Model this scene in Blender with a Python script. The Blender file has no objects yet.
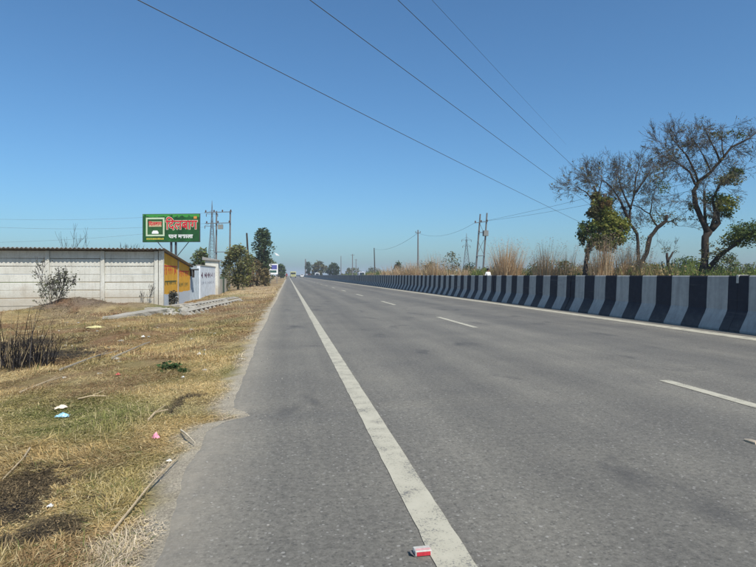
import bpy, bmesh, math, random
import numpy as np
from mathutils import Vector, Matrix
R = math.radians
rng = np.random.default_rng(11)
random.seed(5)
scene = bpy.context.scene
COL = scene.collection

# ------------------------------------------------------------------ camera
H = 1.15                       # eye height above the road
F = 568.0                      # focal length in pixels of the 756 px wide photograph
TH = R(9.0)
ST, CT = math.sin(TH), math.cos(TH)
cam_d = bpy.data.cameras.new('camera')
cam = bpy.data.objects.new('camera', cam_d); COL.objects.link(cam)
cam.location = (0, 0, H)
cam.rotation_euler = (R(90), 0, -TH)
cam_d.sensor_width = 36.0
cam_d.lens = F / 756 * 36
cam_d.shift_y = -8.5 / 756
cam_d.clip_start = 0.05
cam_d.clip_end = 9000
scene.camera = cam

# ------------------------------------------------------------------ sky, sun, exposure
SUN_EL, SUN_AZ = R(50), R(157)           # azimuth clockwise from +Y (the road direction)
world = bpy.data.worlds.new('World'); scene.world = world
world.use_nodes = True
wn = world.node_tree.nodes; wl = world.node_tree.links
bg = wn['Background']
sky = wn.new('ShaderNodeTexSky'); sky.sky_type = 'NISHITA'
sky.sun_disc = False
sky.sun_elevation = SUN_EL; sky.sun_rotation = SUN_AZ
sky.altitude = 0; sky.air_density = 1.0; sky.dust_density = 1.35; sky.ozone_density = 10.0
tint = wn.new('ShaderNodeMix'); tint.data_type = 'RGBA'; tint.blend_type = 'MULTIPLY'      # one even white balance for the whole sky
tint.inputs[0].default_value = 1; tint.inputs[7].default_value = (.89, 1.08, 1.04, 1)
wl.new(sky.outputs[0], tint.inputs[6]); wl.new(tint.outputs[2], bg.inputs[0]); bg.inputs[1].default_value = 0.12
sd = bpy.data.lights.new('sun', 'SUN'); sd.energy = 4.7; sd.angle = R(0.53); sd.color = (1, .94, .84)
sun = bpy.data.objects.new('sun', sd); COL.objects.link(sun)
sv = Vector((math.cos(SUN_EL) * math.sin(SUN_AZ), math.cos(SUN_EL) * math.cos(SUN_AZ), math.sin(SUN_EL)))
sun.rotation_euler = sv.to_track_quat('Z', 'Y').to_euler(); sun.location = sv * 60
scene.view_settings.view_transform = 'Standard'
scene.view_settings.look = 'None'
scene.view_settings.exposure = 0.16
scene.view_settings.gamma = 1.0

# ------------------------------------------------------------------ helpers
def W(px, py, zc):
    """photo pixel + depth along the optical axis -> world point"""
    xc = (px - 378) / F * zc
    return Vector((xc * CT + zc * ST, zc * CT - xc * ST, H + (275 - py) / F * zc))
def G(px, zc, z=0.0):
    p = W(px, 275, zc); p.z = z; return p

def lin(r, g, b):
    f = lambda c: (c / 255 / 12.92) if c <= 10 else ((c / 255 + .055) / 1.055) ** 2.4
    return (f(r), f(g), f(b))

def vnoise(x, y, s, seed=0):
    x = np.asarray(x, float) * s + seed * 17.3; y = np.asarray(y, float) * s + seed * 9.1
    xi = np.floor(x); yi = np.floor(y); fx = x - xi; fy = y - yi
    fx = fx * fx * (3 - 2 * fx); fy = fy * fy * (3 - 2 * fy)
    def h(a, b):
        v = np.sin(a * 127.1 + b * 311.7 + seed * 74.7) * 43758.5453
        return v - np.floor(v)
    return (h(xi, yi) * (1 - fx) + h(xi + 1, yi) * fx) * (1 - fy) + (h(xi, yi + 1) * (1 - fx) + h(xi + 1, yi + 1) * fx) * fy
def fbm(x, y, s, seed=0, o=3):
    t = 0; a = .5
    for k in range(o):
        t = t + a * vnoise(x, y, s * 2 ** k, seed + k * 3); a *= .5
    return t / (1 - .5 ** o)
def sstep(a, b, v):
    t = np.clip((np.asarray(v, float) - a) / (b - a), 0, 1); return t * t * (3 - 2 * t)

class NT:
    def __init__(self, m):
        self.m = m; m.use_nodes = True; self.t = m.node_tree; self.n = self.t.nodes; self.l = self.t.links
        self.b = self.n['Principled BSDF']; self.out = self.n['Material Output']
    def new(self, k, **kw):
        n = self.n.new(k)
        for a, v in kw.items():
            if a.startswith('i_'):
                n.inputs[a[2:].replace('_', ' ')].default_value = v
            else: setattr(n, a, v)
        return n
    def link(self, a, b): self.l.new(a, b)
    def noise(self, scale, detail=3, rough=.6, vec=None, dist=0):
        n = self.new('ShaderNodeTexNoise'); n.inputs['Scale'].default_value = scale
        n.inputs['Detail'].default_value = detail; n.inputs['Roughness'].default_value = rough
        n.inputs['Distortion'].default_value = dist
        if vec is not None: self.link(vec, n.inputs['Vector'])
        return n.outputs['Fac']
    def ramp(self, fac, stops):
        r = self.new('ShaderNodeValToRGB'); e = r.color_ramp.elements
        while len(e) < len(stops): e.new(.5)
        for k, (p, c) in enumerate(stops):
            e[k].position = p; e[k].color = (*c, 1) if len(c) == 3 else c
        self.link(fac, r.inputs[0]); return r.outputs[0]
    def mix(self, fac, a, b, mode='MIX'):
        m = self.new('ShaderNodeMix', data_type='RGBA', blend_type=mode)
        for v, s in ((fac, m.inputs[0]), (a, m.inputs[6]), (b, m.inputs[7])):
            if isinstance(v, (int, float)): s.default_value = v
            elif isinstance(v, tuple): s.default_value = (*v, 1)
            else: self.link(v, s)
        return m.outputs[2]
    def math(self, op, a, b=0.0, c=None):
        m = self.new('ShaderNodeMath', operation=op)
        for v, s in ((a, m.inputs[0]), (b, m.inputs[1])) + (((c, m.inputs[2]),) if c is not None else ()):
            if isinstance(v, (int, float)): s.default_value = v
            else: self.link(v, s)
        return m.outputs[0]
    def pos(self): return self.new('ShaderNodeNewGeometry').outputs['Position']
    def obj(self): return self.new('ShaderNodeTexCoord').outputs['Object']
    def bump(self, h, strength=.3, dist=.01):
        b = self.new('ShaderNodeBump'); b.inputs['Strength'].default_value = strength; b.inputs['Distance'].default_value = dist
        self.link(h, b.inputs['Height']); self.link(b.outputs[0], self.b.inputs['Normal'])
    def base(self, c, rough=.8, spec=.3):
        s = self.b.inputs['Base Color']
        if isinstance(c, tuple): s.default_value = (*c, 1)
        else: self.link(c, s)
        self.b.inputs['Roughness'].default_value = rough
        self.b.inputs['Specular IOR Level'].default_value = spec
        return self.m

MATS = {}
def mat(name, c, rough=.8, var=.25, scale=6, bump=.15, bscale=40, spec=.25, metal=0):
    if name in MATS: return MATS[name]
    k = NT(bpy.data.materials.new(name))
    n = k.noise(scale, 5, .65, k.obj())
    lo = tuple(x * (1 - var) for x in c); hi = tuple(min(1, x * (1 + var)) for x in c)
    k.base(k.ramp(n, [(.3, lo), (.7, hi)]), rough, spec)
    if metal: k.b.inputs['Metallic'].default_value = metal
    if bump: k.bump(k.noise(bscale, 3, .6, k.obj()), bump, .01)
    MATS[name] = k.m; return k.m

def attr_mat(name, rough=.85, translucent=0.0, spec=.15, var=.0, vscale=20):
    """colour from the mesh's own colour attribute"""
    if name in MATS: return MATS[name]
    k = NT(bpy.data.materials.new(name))
    a = k.new('ShaderNodeAttribute'); a.attribute_name = 'col'
    c = a.outputs['Color']
    if var:
        n = k.noise(vscale, 4, .7, k.pos())
        c = k.mix(1.0, c, k.ramp(n, [(.25, (1 - var,) * 3), (.75, (1 + var,) * 3)]), 'MULTIPLY')
    k.base(c, rough, spec)
    if translucent:
        tr = k.new('ShaderNodeBsdfTranslucent'); k.link(c, tr.inputs[0])
        ms = k.new('ShaderNodeMixShader'); ms.inputs[0].default_value = translucent
        k.link(k.b.outputs[0], ms.inputs[1]); k.link(tr.outputs[0], ms.inputs[2]); k.link(ms.outputs[0], k.out.inputs[0])
    MATS[name] = k.m; return k.m

def np_mesh(name, V, Fc, cols=None, material=None, smooth=False):
    """V (n,3); Fc (m,3) or (m,4) uniform faces"""
    V = np.asarray(V, np.float32); Fc = np.asarray(Fc, np.int32)
    me = bpy.data.meshes.new(name)
    me.vertices.add(len(V)); me.vertices.foreach_set('co', V.ravel())
    m, n = Fc.shape
    me.loops.add(m * n); me.loops.foreach_set('vertex_index', Fc.ravel())
    me.polygons.add(m)
    me.polygons.foreach_set('loop_start', np.arange(0, m * n, n, dtype=np.int32))
    if smooth: me.polygons.foreach_set('use_smooth', np.ones(m, bool))
    if cols is not None:
        ca = me.color_attributes.new('col', 'FLOAT_COLOR', 'POINT')
        c4 = np.ones((len(V), 4), np.float32); c4[:, :3] = cols
        ca.data.foreach_set('color', c4.ravel())
    me.update(calc_edges=True)
    if material: me.materials.append(material)
    return me

def link(name, me, parent=None, loc=None):
    o = bpy.data.objects.new(name, me); COL.objects.link(o)
    if parent: o.parent = parent
    if loc is not None: o.location = loc
    return o
def tag(o, label, cat, group=None):
    o['label'] = label; o['category'] = cat
    if group: o['group'] = group
    return o
def thing(name, loc, label, cat, group=None, rz=0):
    o = bpy.data.objects.new(name, None); COL.objects.link(o); o.location = loc; o.rotation_euler = (0, 0, rz)
    o.empty_display_size = .2
    return tag(o, label, cat, group)
def structure(o): o['kind'] = 'structure'; return o
def stuff(o): o['kind'] = 'stuff'; return o

class MB:
    """collects shapes, then builds ONE mesh"""
    def __init__(self): self.v = []; self.f = []
    def box(self, lo, hi, M=None):
        b = len(self.v)
        for z in (lo[2], hi[2]):
            for x, y in ((lo[0], lo[1]), (hi[0], lo[1]), (hi[0], hi[1]), (lo[0], hi[1])):
                p = Vector((x, y, z)); self.v.append(tuple(M @ p) if M else tuple(p))
        self.f += [tuple(b + i for i in q) for q in ((3, 2, 1, 0), (4, 5, 6, 7), (0, 1, 5, 4), (1, 2, 6, 5), (2, 3, 7, 6), (3, 0, 4, 7))]
        return self
    def tube(self, pts, rad, n=6, cap=True):
        pts = [Vector(p) for p in pts]
        if isinstance(rad, (int, float)): rad = [rad] * len(pts)
        b = len(self.v); up = None
        for i, p in enumerate(pts):
            d = (pts[min(i + 1, len(pts) - 1)] - pts[max(i - 1, 0)])
            d = d.normalized() if d.length > 1e-9 else Vector((0, 0, 1))
            if up is None:
                up = d.orthogonal().normalized()
            else:
                up = (up - d * up.dot(d))
                up = up.normalized() if up.length > 1e-6 else d.orthogonal().normalized()
            s = d.cross(up)
            for k in range(n):
                a = 2 * math.pi * k / n
                q = p + (up * math.cos(a) + s * math.sin(a)) * rad[i]
                self.v.append((q.x, q.y, q.z))
        for i in range(len(pts) - 1):
            for k in range(n):
                a = b + i * n + k; c = b + i * n + (k + 1) % n
                self.f.append((a, c, c + n, a + n))
        if cap and n > 2:
            self.f.append(tuple(b + k for k in range(n))[::-1])
            e = b + (len(pts) - 1) * n
            self.f.append(tuple(e + k for k in range(n)))
        return self
    def prism(self, prof, y0, y1, axis='y'):
        """profile (x,z) extruded along y"""
        b = len(self.v); n = len(prof)
        for y in (y0, y1):
            for (x, z) in prof:
                self.v.append((x, y, z) if axis == 'y' else (y, x, z))
        for k in range(n):
            k2 = (k + 1) % n
            self.f.append((b + k, b + k2, b + n + k2, b + n + k))
        self.f.append(tuple(b + k for k in range(n))[::-1]); self.f.append(tuple(b + n + k for k in range(n)))
        return self
    def mesh(self, name, m=None, smooth=False, fix=True):
        me = bpy.data.meshes.new(name); me.from_pydata(self.v, [], self.f)
        if fix:
            bm = bmesh.new(); bm.from_mesh(me); bmesh.ops.recalc_face_normals(bm, faces=bm.faces); bm.to_mesh(me); bm.free()
        if smooth:
            for p in me.polygons: p.use_smooth = True
        if m: me.materials.append(m)
        return me
    def build(self, name, m, parent=None, loc=None, smooth=False, bevel=0):
        me = self.mesh(name, m, smooth)
        if bevel:
            bm = bmesh.new(); bm.from_mesh(me)
            bmesh.ops.bevel(bm, geom=list(bm.edges), offset=bevel, segments=1, affect='EDGES')
            bm.to_mesh(me); bm.free()
        return link(name, me, parent, loc)

# ================================================================== GROUND
EDGE = [(-40, -.5), (1.0, -.53), (2.25, -.53), (2.9, -.55), (3.6, -.58), (4.35, -.58), (4.62, -.50), (4.78, -.30), (4.9, -.34), (5.1, -.46), (6.0, -.47),
        (8.4, -.5), (11, -.55), (14, -.52), (20, -.56), (28, -.5), (40, -.53), (60, -.5), (1600, -.5)]
EY = np.array([e[0] for e in EDGE]); EX = np.array([e[1] for e in EDGE])
def edge_x(y):
    y = np.asarray(y, float)
    near = np.exp(-np.maximum(y, 0) / 40)
    return np.interp(y, EY, EX) + (fbm(y, y * 0, 1.6, 4) - .5) * .09 * near + (fbm(y, y * 0, 9, 8) - .5) * .03 * near

def gz(x, y):
    """height of the land"""
    x = np.asarray(x, float); y = np.asarray(y, float)
    d = np.maximum(edge_x(y) - x, 0)
    z = -.010 - .025 * sstep(0, .3, d) - .10 * sstep(.2, 2.2, d) - .09 * sstep(2, 5, d) - .22 * sstep(4.5, 10, d)
    rough = sstep(.35, 1.5, d) * np.exp(-d / 60)
    z = z + rough * ((fbm(x, y, .7, 2) - .5) * .20 + (fbm(x, y, 3.1, 5) - .5) * .07)
    z = z + (.45 + .34 * fbm(x, y, 1.6, 91, 4)) * np.exp(-((x + 7.7) / 1.75) ** 2 - ((y - 22.2) / 1.0) ** 2)
    z = z + .30 * np.exp(-((x + 9.6) / 1.2) ** 2 - ((y - 20.6) / 1.2) ** 2)
    z = z + .22 * np.exp(-((x + 5.4) / 1.0) ** 2 - ((y - 22.8) / .7) ** 2)
    right = x > .5
    zr = -.12 - .25 * sstep(18.6, 24, x) + sstep(19, 24, x) * (fbm(x, y, .5, 9) - .5) * .2
    return np.where(right, zr, z)

BURNT = [(0, 500, 28, .30, .42), (0, 545, 62, .16, .17), (0, 416, 176, .085, .30), (0, 405, 194, .12, .12), (0, 530, 6, .16, .20),
         (0, 356, 20, 1.0, 1.3), (0, 350, 55, .8, 1.0), (0, 563, 20, .14, .1), (0, 340, 5, 1.2, 1.4)]
BURNT = [((lambda zc: (G(px, zc).x, G(px, zc).y))(F * (H + .12) / (py - 275)), rx, ry) for (_, py, px, rx, ry) in BURNT]
def land_cols(x, y):
    """own colour of the soil / dead grass, without any light in it"""
    x = np.asarray(x, float); y = np.asarray(y, float)
    d = edge_x(y) - x
    n1 = fbm(x, y, .55, 21, 4); n2 = fbm(x, y, 1.9, 22, 4); n3 = fbm(x, y, 6, 23, 3)
    straw = np.array([.47, .355, .17]); brown = np.array([.27, .19, .10]); olive = np.array([.30, .25, .11]); pale = np.array([.56, .45, .24])
    green = np.array([.12, .16, .045]); sand = np.array([.50, .44, .34]); soil = np.array([.29, .225, .15]); black = np.array([.032, .028, .026])
    track = np.array([.50, .39, .24])
    def mx(a, b, t): return a * (1 - t[..., None]) + b * t[..., None]
    c = mx(np.broadcast_to(straw, x.shape + (3,)), brown, sstep(.38, .56, n1))
    c = mx(c, np.array([.13, .095, .06]), sstep(.56, .70, fbm(x, y, 3.2, 35, 4)) * .5)
    c = mx(c, olive, sstep(.50, .68, n2) * .75)
    c = mx(c, pale, sstep(.58, .75, fbm(x, y, 1.3, 31, 3)) * .7)
    c = mx(c, green, sstep(.63, .76, fbm(x, y, .8, 41, 3)) * .35)
    far = sstep(12, 22, y)
    c = mx(c, brown * 1.15, far * .35)
    c = mx(c, soil, sstep(.5, .62, fbm(x, y, .35, 51, 3)) * far * .7)
    mound = np.exp(-((x + 7.7) / 1.8) ** 2 - ((y - 22.2) / 1.0) ** 2)
    c = mx(c, np.array([.19, .145, .105]), sstep(.35, .8, mound + n3 * .25))
    tr = sstep(29, 34, y) * (1 - sstep(55, 70, y)) * sstep(-5.2, -3.6, x) * (1 - sstep(-1.2, -.6, x))
    c = mx(c, track, np.clip(tr * (.5 + n2), 0, 1))
    g2 = np.exp(-((x + 4.2) / .9) ** 2 - ((y - 22.) / 1.6) ** 2) + np.exp(-((x + 3.6) / 1.2) ** 2 - ((y - 36) / 4) ** 2) * .7
    c = mx(c, np.array([.10, .15, .04]), np.clip(g2 * n2 * 1.5, 0, .8))
    gb = G(70, 4.9 * 1.0); g3 = np.exp(-((x - gb.x) / .9) ** 2 - ((y - gb.y) / .55) ** 2)
    c = mx(c, np.array([.14, .17, .055]), np.clip(g3 * (.25 + n2), 0, .75))
    rb = fbm(x, y, .9, 95, 3); c = mx(c, np.array([.24, .135, .075]), sstep(.52, .66, rb) * sstep(6, 10, y) * .6)
    for (bx, by), rx, ry in BURNT:
        m = np.exp(-(((x - bx) / rx) ** 2 + ((y - by) / ry) ** 2) ** 1.0)
        c = mx(c, black, sstep(.42, .58, m + (n3 - .5) * .9 + (n2 - .5) * .5 + (vnoise(x, y, 22, 88) - .5) * .5) * .88)
    sandw = (1 - sstep(.08, .30, d + (n2 - .5) * .35 + (n3 - .5) * .25))
    c = mx(c, sand * (0.85 + .3 * n3[..., None]), sandw * np.where(x < .5, 1, 0))
    # land across the road: green fields and scrub
    rt = sstep(19, 22, x)
    fld = mx(np.broadcast_to(np.array([.13, .16, .05]), x.shape + (3,)), np.array([.32, .26, .12]), sstep(.42, .62, fbm(x, y, .06, 61, 3)))
    c = mx(c, fld, rt)
    lf = sstep(25, 60, -x) ; c = mx(c, fld, lf)
    return c

def axis(segs):
    out = []
    for a, b, s in segs: out += list(np.arange(a, b - 1e-6, s))
    out.append(segs[-1][1]); return np.array(out)
gx = axis([(-1800, -800, 250), (-800, -100, 70), (-100, -20, 5), (-20, -10, .35), (-10, -.2, .09), (-.2, 8, 1.6), (8, 18, 2), (18, 30, .8), (30, 100, 7), (100, 800, 70), (800, 1800, 250)])
gy = axis([(-400, -40, 60), (-40, 1.4, 6), (1.4, 7, .075), (7, 12, .12), (12, 26, .16), (26, 60, .9), (60, 200, 7), (200, 1000, 80), (1000, 2600, 400)])
XX, YY = np.meshgrid(gx, gy)
ZZ = gz(XX, YY)
V = np.stack([XX, YY, ZZ], -1).reshape(-1, 3)
nx, ny = len(gx), len(gy)
ii = (np.arange(ny - 1)[:, None] * nx + np.arange(nx - 1)[None]).ravel()
Fq = np.stack([ii, ii + 1, ii + nx + 1, ii + nx], 1)
gm = NT(bpy.data.materials.new('verge_soil'))
ga = gm.new('ShaderNodeAttribute'); ga.attribute_name = 'col'
n1 = gm.noise(35, 6, .7, gm.pos()); n2 = gm.noise(5, 4, .6, gm.pos())
n1 = gm.noise(70, 8, .8, gm.pos())
gc = gm.mix(1.0, ga.outputs['Color'], gm.ramp(n1, [(.32, (.35, .34, .33)), (.5, (.85, .85, .85)), (.66, (1.45, 1.42, 1.35))]), 'MULTIPLY')
gc = gm.mix(1.0, gc, gm.ramp(n2, [(.3, (.82, .82, .82)), (.7, (1.1, 1.1, 1.1))]), 'MULTIPLY')
gm.base(gc, .95, .1); gm.bump(n1, .7, .03)
ground = structure(link('ground', np_mesh('ground', V, Fq, land_cols(XX, YY).reshape(-1, 3), gm.m, True)))

# ================================================================== ROAD
def asphalt(name, tracks=True):
    k = NT(bpy.data.materials.new(name)); p = k.pos()
    fine = k.noise(62, 5, .85, p); mid = k.noise(26, 4, .6, p); big = k.noise(.9, 5, .6, p)
    mp = k.new('ShaderNodeMapping'); mp.inputs['Scale'].default_value = (1.5, .05, 1); k.link(p, mp.inputs[0])
    streak = k.noise(1.0, 5, .65, mp.outputs[0])
    c = k.ramp(fine, [(.30, (.074, .069, .059)), (.46, (.162, .153, .132)), (.60, (.197, .186, .161)), (.70, (.40, .375, .325))])
    c = k.mix(1.0, c, k.ramp(big, [(.3, (.84, .84, .85)), (.7, (1.12, 1.11, 1.08))]), 'MULTIPLY')
    c = k.mix(1.0, c, k.ramp(streak, [(.3, (.80, .80, .81)), (.62, (1.12, 1.115, 1.1))]), 'MULTIPLY')
    c = k.mix(1.0, c, k.ramp(mid, [(.28, (.72, .72, .72)), (.72, (1.2, 1.2, 1.19))]), 'MULTIPLY')
    vo = k.new('ShaderNodeTexVoronoi'); vo.inputs['Scale'].default_value = 62; k.link(p, vo.inputs['Vector'])
    wc_ = k.new('ShaderNodeSeparateColor'); k.link(vo.outputs['Color'], wc_.inputs[0])
    stone = k.math('MULTIPLY', k.math('LESS_THAN', vo.outputs['Distance'], k.math('MULTIPLY', wc_.outputs[1], .55)), k.math('GREATER_THAN', wc_.outputs[0], .74))
    c = k.mix(k.math('MULTIPLY', stone, k.math('MULTIPLY', wc_.outputs[2], .5)), c, (.40, .385, .35))
    dark = k.math('MULTIPLY', k.math('LESS_THAN', vo.outputs['Distance'], k.math('MULTIPLY', wc_.outputs[1], .6)), k.math('LESS_THAN', wc_.outputs[0], .20))
    c = k.mix(k.math('MULTIPLY', dark, .42), c, (.045, .044, .043))
    if tracks:
        # dark tyre-polished bands along the lanes and a dusty shoulder (own stains of the surface)
        sx = k.new('ShaderNodeSeparateXYZ'); k.link(p, sx.inputs[0])
        wob = k.noise(.35, 3, .5, p)
        xx = k.math('ADD', sx.outputs[0], k.math('MULTIPLY', k.math('SUBTRACT', wob, .5), 1.1))
        f = None
        for x0, w, a in ((1.75, .42, .20), (3.1, .45, .22), (5.55, .5, .38), (7.1, .5, .34)):
            g = k.math('MULTIPLY', k.math('POWER', 2.718, k.math('MULTIPLY', k.math('POWER', k.math('ABSOLUTE', k.math('DIVIDE', k.math('SUBTRACT', xx, x0), w)), 2.0), -1.0)), a)
            f = g if f is None else k.math('ADD', f, g)
        c = k.mix(f, c, (.05, .05, .052))
        # isolated oil / rubber stains
        mo = k.new('ShaderNodeMapping'); mo.inputs['Scale'].default_value = (1.9, 1.0, 1); mo.inputs['Rotation'].default_value = (0, 0, .5); k.link(p, mo.inputs[0])
        st = k.noise(.75, 3, .55, mo.outputs[0], .4)
        c = k.mix(k.ramp(st, [(.60, (0, 0, 0)), (.72, (.6, .6, .6))]), c, (.05, .049, .05))
        dust = k.math('POWER', k.math('MINIMUM', k.math('MAXIMUM', k.math('DIVIDE', k.math('SUBTRACT', .0, sx.outputs[0]), .62), 0.0), 1.0), 2.0)
        dn = k.noise(6, 5, .7, p)
        c = k.mix(k.math('MINIMUM', k.math('MULTIPLY', dust, k.math('MULTIPLY', dn, 1.25)), .6), c, (.37, .325, .25))
    k.base(c, .86, .32); k.bump(k.math('ADD', fine, k.math('MULTIPLY', mid, .5)), .55, .006)
    return k.m
A1 = asphalt('road_asphalt'); A2 = asphalt('far_asphalt', False)
ys = axis([(-40, 0, 4), (0, 8, .05), (8, 14, .12), (14, 30, .3), (30, 80, 2), (80, 1500, 40)])
ex = edge_x(ys)
rv = []; 
for y, e in zip(ys, ex):
    rv += [(e - .07, y, -.05), (e - .01, y, -.011), (e + .05, y, 0), (4.0, y, 0), (9.62, y, 0)]
rf = []
for i in range(len(ys) - 1):
    for k in range(4): a = i * 5 + k; rf.append((a, a + 1, a + 6, a + 5))
road = structure(link('road', np_mesh('road', rv, rf, None, A1)))
opp = MB().box((9.63, -40, -.2), (18.4, 1500, -.004)).build('opposite_road', A2); structure(opp)

pm = NT(bpy.data.materials.new('road_paint')); pp = pm.pos()
pn = pm.noise(90, 4, .75, pp); pb = pm.noise(4.5, 4, .65, pp)
pc = pm.ramp(pb, [(.3, (.375, .35, .27)), (.7, (.465, .435, .345))])
wear = pm.math('ADD', pm.math('MULTIPLY', pn, .62), pm.math('MULTIPLY', pb, .38))
pc = pm.mix(pm.ramp(wear, [(.39, (1, 1, 1)), (.47, (0, 0, 0))]), pc, (.15, .148, .14))
pm.base(pc, .8, .3); pm.bump(pn, .4, .004)
PAINT = pm.m
def strip(name, x0, x1, y0, y1, step, z=.004, parent=road, rag=.012):
    yy = np.arange(y0, y1 + 1e-6, step)
    a = x0 + (fbm(yy, yy * 0 + x0, 8, 3) - .5) * rag; b = x1 + (fbm(yy, yy * 0 + x1, 8, 6) - .5) * rag
    v = np.stack([np.stack([a, yy, yy * 0 + z], 1), np.stack([b, yy, yy * 0 + z], 1)], 1).reshape(-1, 3)
    i = np.arange(len(yy) - 1) * 2
    return link(name, np_mesh(name, v, np.stack([i, i + 1, i + 3, i + 2], 1), None, PAINT), parent)
strip('edge_line', .577, .737, 1.2, 30, .1); strip('edge_line', .577, .737, 30.01, 1400, 20)
strip('edge_line', 8.07, 8.42, 0, 30, .15, rag=.03); strip('edge_line', 8.07, 8.42, 30.01, 1400, 20)
for k in range(30):
    y1 = 5.63 + 9.45 * k
    strip('lane_dash', 3.985, 4.115, y1 - 3.15, y1, .15)

# ================================================================== CRASH BARRIER
bmk = NT(bpy.data.materials.new('striped_barrier_paint')); p = bmk.pos()
sx = bmk.new('ShaderNodeSeparateXYZ'); bmk.link(p, sx.inputs[0])
wob = bmk.math('MULTIPLY', bmk.math('SUBTRACT', bmk.noise(3.0, 3, .6, p), .5), .02)
by = bmk.new('ShaderNodeCombineXYZ'); bmk.link(sx.outputs[1], by.inputs[1])
wob = bmk.math('ADD', wob, bmk.math('MULTIPLY', bmk.math('SUBTRACT', bmk.noise(.9, 2, .6, by.outputs[0]), .5), .16))
ph = bmk.math('FRACT', bmk.math('DIVIDE', bmk.math('ADD', bmk.math('SUBTRACT', sx.outputs[1], 10.01 - 11.56), wob), 1.156))
isd = bmk.math('LESS_THAN', ph, .495)
gn = bmk.noise(7, 6, .7, p); gf = bmk.noise(60, 3, .7, p)
mv = bmk.new('ShaderNodeMapping'); mv.inputs['Scale'].default_value = (6, 6, .6); bmk.link(p, mv.inputs[0])
run = bmk.noise(1.3, 4, .65, mv.outputs[0])
wc = bmk.ramp(gn, [(.3, (.33, .33, .31)), (.7, (.43, .425, .40))])
wc = bmk.mix(1.0, wc, bmk.ramp(run, [(.3, (.78, .78, .78)), (.65, (1.06, 1.06, 1.06))]), 'MULTIPLY')
dc = bmk.ramp(gn, [(.3, (.013, .015, .024)), (.75, (.026, .029, .041))])
bc = bmk.mix(isd, wc, dc)
low = bmk.math('MINIMUM', bmk.math('MAXIMUM', bmk.math('SUBTRACT', 1.0, bmk.math('DIVIDE', sx.outputs[2], .42)), 0.0), 1.0)
bc = bmk.mix(bmk.math('MULTIPLY', bmk.math('MULTIPLY', low, gn), .55), bc, (.20, .18, .15))
sm_ = bmk.new('ShaderNodeMapping'); sm_.inputs['Scale'].default_value = (2, .35, 9); bmk.link(p, sm_.inputs[0]); scf = bmk.noise(1.2, 5, .7, sm_.outputs[0])
bc = bmk.mix(bmk.ramp(scf, [(.60, (0, 0, 0)), (.72, (.45, .45, .45))]), bc, (.13, .125, .12))
chip = bmk.ramp(bmk.math('ADD', bmk.math('MULTIPLY', gf, .55), bmk.math('MULTIPLY', gn, .45)), [(.64, (0, 0, 0)), (.68, (1, 1, 1))])
bc = bmk.mix(bmk.math('MULTIPLY', chip, .6), bc, (.33, .32, .30))
bmk.base(bc, .8, .3); bmk.bump(bmk.math('ADD', gn, bmk.math('MULTIPLY', gf, .4)), .35, .01)
barrier = thing('crash_barrier', (8.84, 10.3, 0), 'long concrete crash barrier painted with black and grey stripes along the median', 'barrier')
prof = [(0, -.02), (0, .035), (.155, .33), (.195, .43), (.225, 1.115), (.245, 1.14), (.435, 1.14), (.455, 1.115), (.485, .43), (.525, .33), (.68, .035), (.68, -.02)]
seg_len = 1.156 * 6
seg_me = MB().prism(prof, .008, seg_len - .008).mesh('segment', bmk.m)
for k in range(-2, 130):
    s = link('segment', seg_me, barrier, (random.uniform(-.012, .012), k * seg_len, random.uniform(-.010, .004)))
    s.rotation_euler = (0, random.uniform(-.004, .004), random.uniform(-.0007, .0007))
MORT = mat('mortar', (.50, .48, .43), .9, .2, 9, .4, 60)
for k in (0, 3):   # lumps of mortar in the joints between the segments
    m = MB(); zt = random.uniform(.09, .16) if k == 0 else random.uniform(.02, .07)
    m.prism([(.214, 1.143 - zt), (.222, 1.15), (.24, 1.158), (.43, 1.158), (.455, 1.15), (.47, 1.10)], -.03, .032)
    m.build('mortar_joint', MORT, barrier, (0, k * seg_len, -.004))

# ================================================================== LEFT SIDE: SHED, WALLS, BILLBOARD
CX, CY = -5.2, 24.4                    # corner of the shed nearest the road
ck = NT(bpy.data.materials.new('cream_concrete')); p = ck.pos()
cn = ck.noise(1.3, 6, .65, p); cf = ck.noise(22, 4, .7, p)
cm = ck.new('ShaderNodeMapping'); cm.inputs['Scale'].default_value = (5, 5, .45); ck.link(p, cm.inputs[0]); cs = ck.noise(1.6, 5, .7, cm.outputs[0])
cc_ = ck.ramp(cn, [(.28, (.48, .465, .41)), (.5, (.56, .55, .495)), (.72, (.62, .61, .56))])
cc_ = ck.mix(1.0, cc_, ck.ramp(cs, [(.30, (.78, .77, .75)), (.5, (1, 1, 1))]), 'MULTIPLY')
cc_ = ck.mix(1.0, cc_, ck.ramp(cf, [(.3, (.86, .86, .85)), (.6, (1.05, 1.05, 1.05))]), 'MULTIPLY')
sz_ = ck.new('ShaderNodeSeparateXYZ'); ck.link(p, sz_.inputs[0])
mud = ck.math('MINIMUM', ck.math('MAXIMUM', ck.math('SUBTRACT', ck.math('MULTIPLY', cn, 1.7), ck.math('MULTIPLY', ck.math('ADD', sz_.outputs[2], .2), 1.1)), 0.0), .45)
cc_ = ck.mix(mud, cc_, (.30, .235, .155))
ck.base(cc_, .92, .2); ck.bump(cf, .35, .01); CONC = ck.m
CONC2 = mat('grey_concrete', (.36, .33, .275), .92, .22, 3, .35, 30)
shed = thing('precast_shed', (CX, CY, -.3), 'low shed of cream precast concrete panels under a corrugated sheet roof', 'shed')
PIT = 2.06; NB = 6
pan = MB().box((.07, -.03, .012), (PIT - .07, .03, .312)).mesh('panel', CONC)
bm = bmesh.new(); bm.from_mesh(pan); bmesh.ops.bevel(bm, geom=list(bm.edges), offset=.012, segments=1, affect='EDGES'); bm.to_mesh(pan); bm.free()
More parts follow.
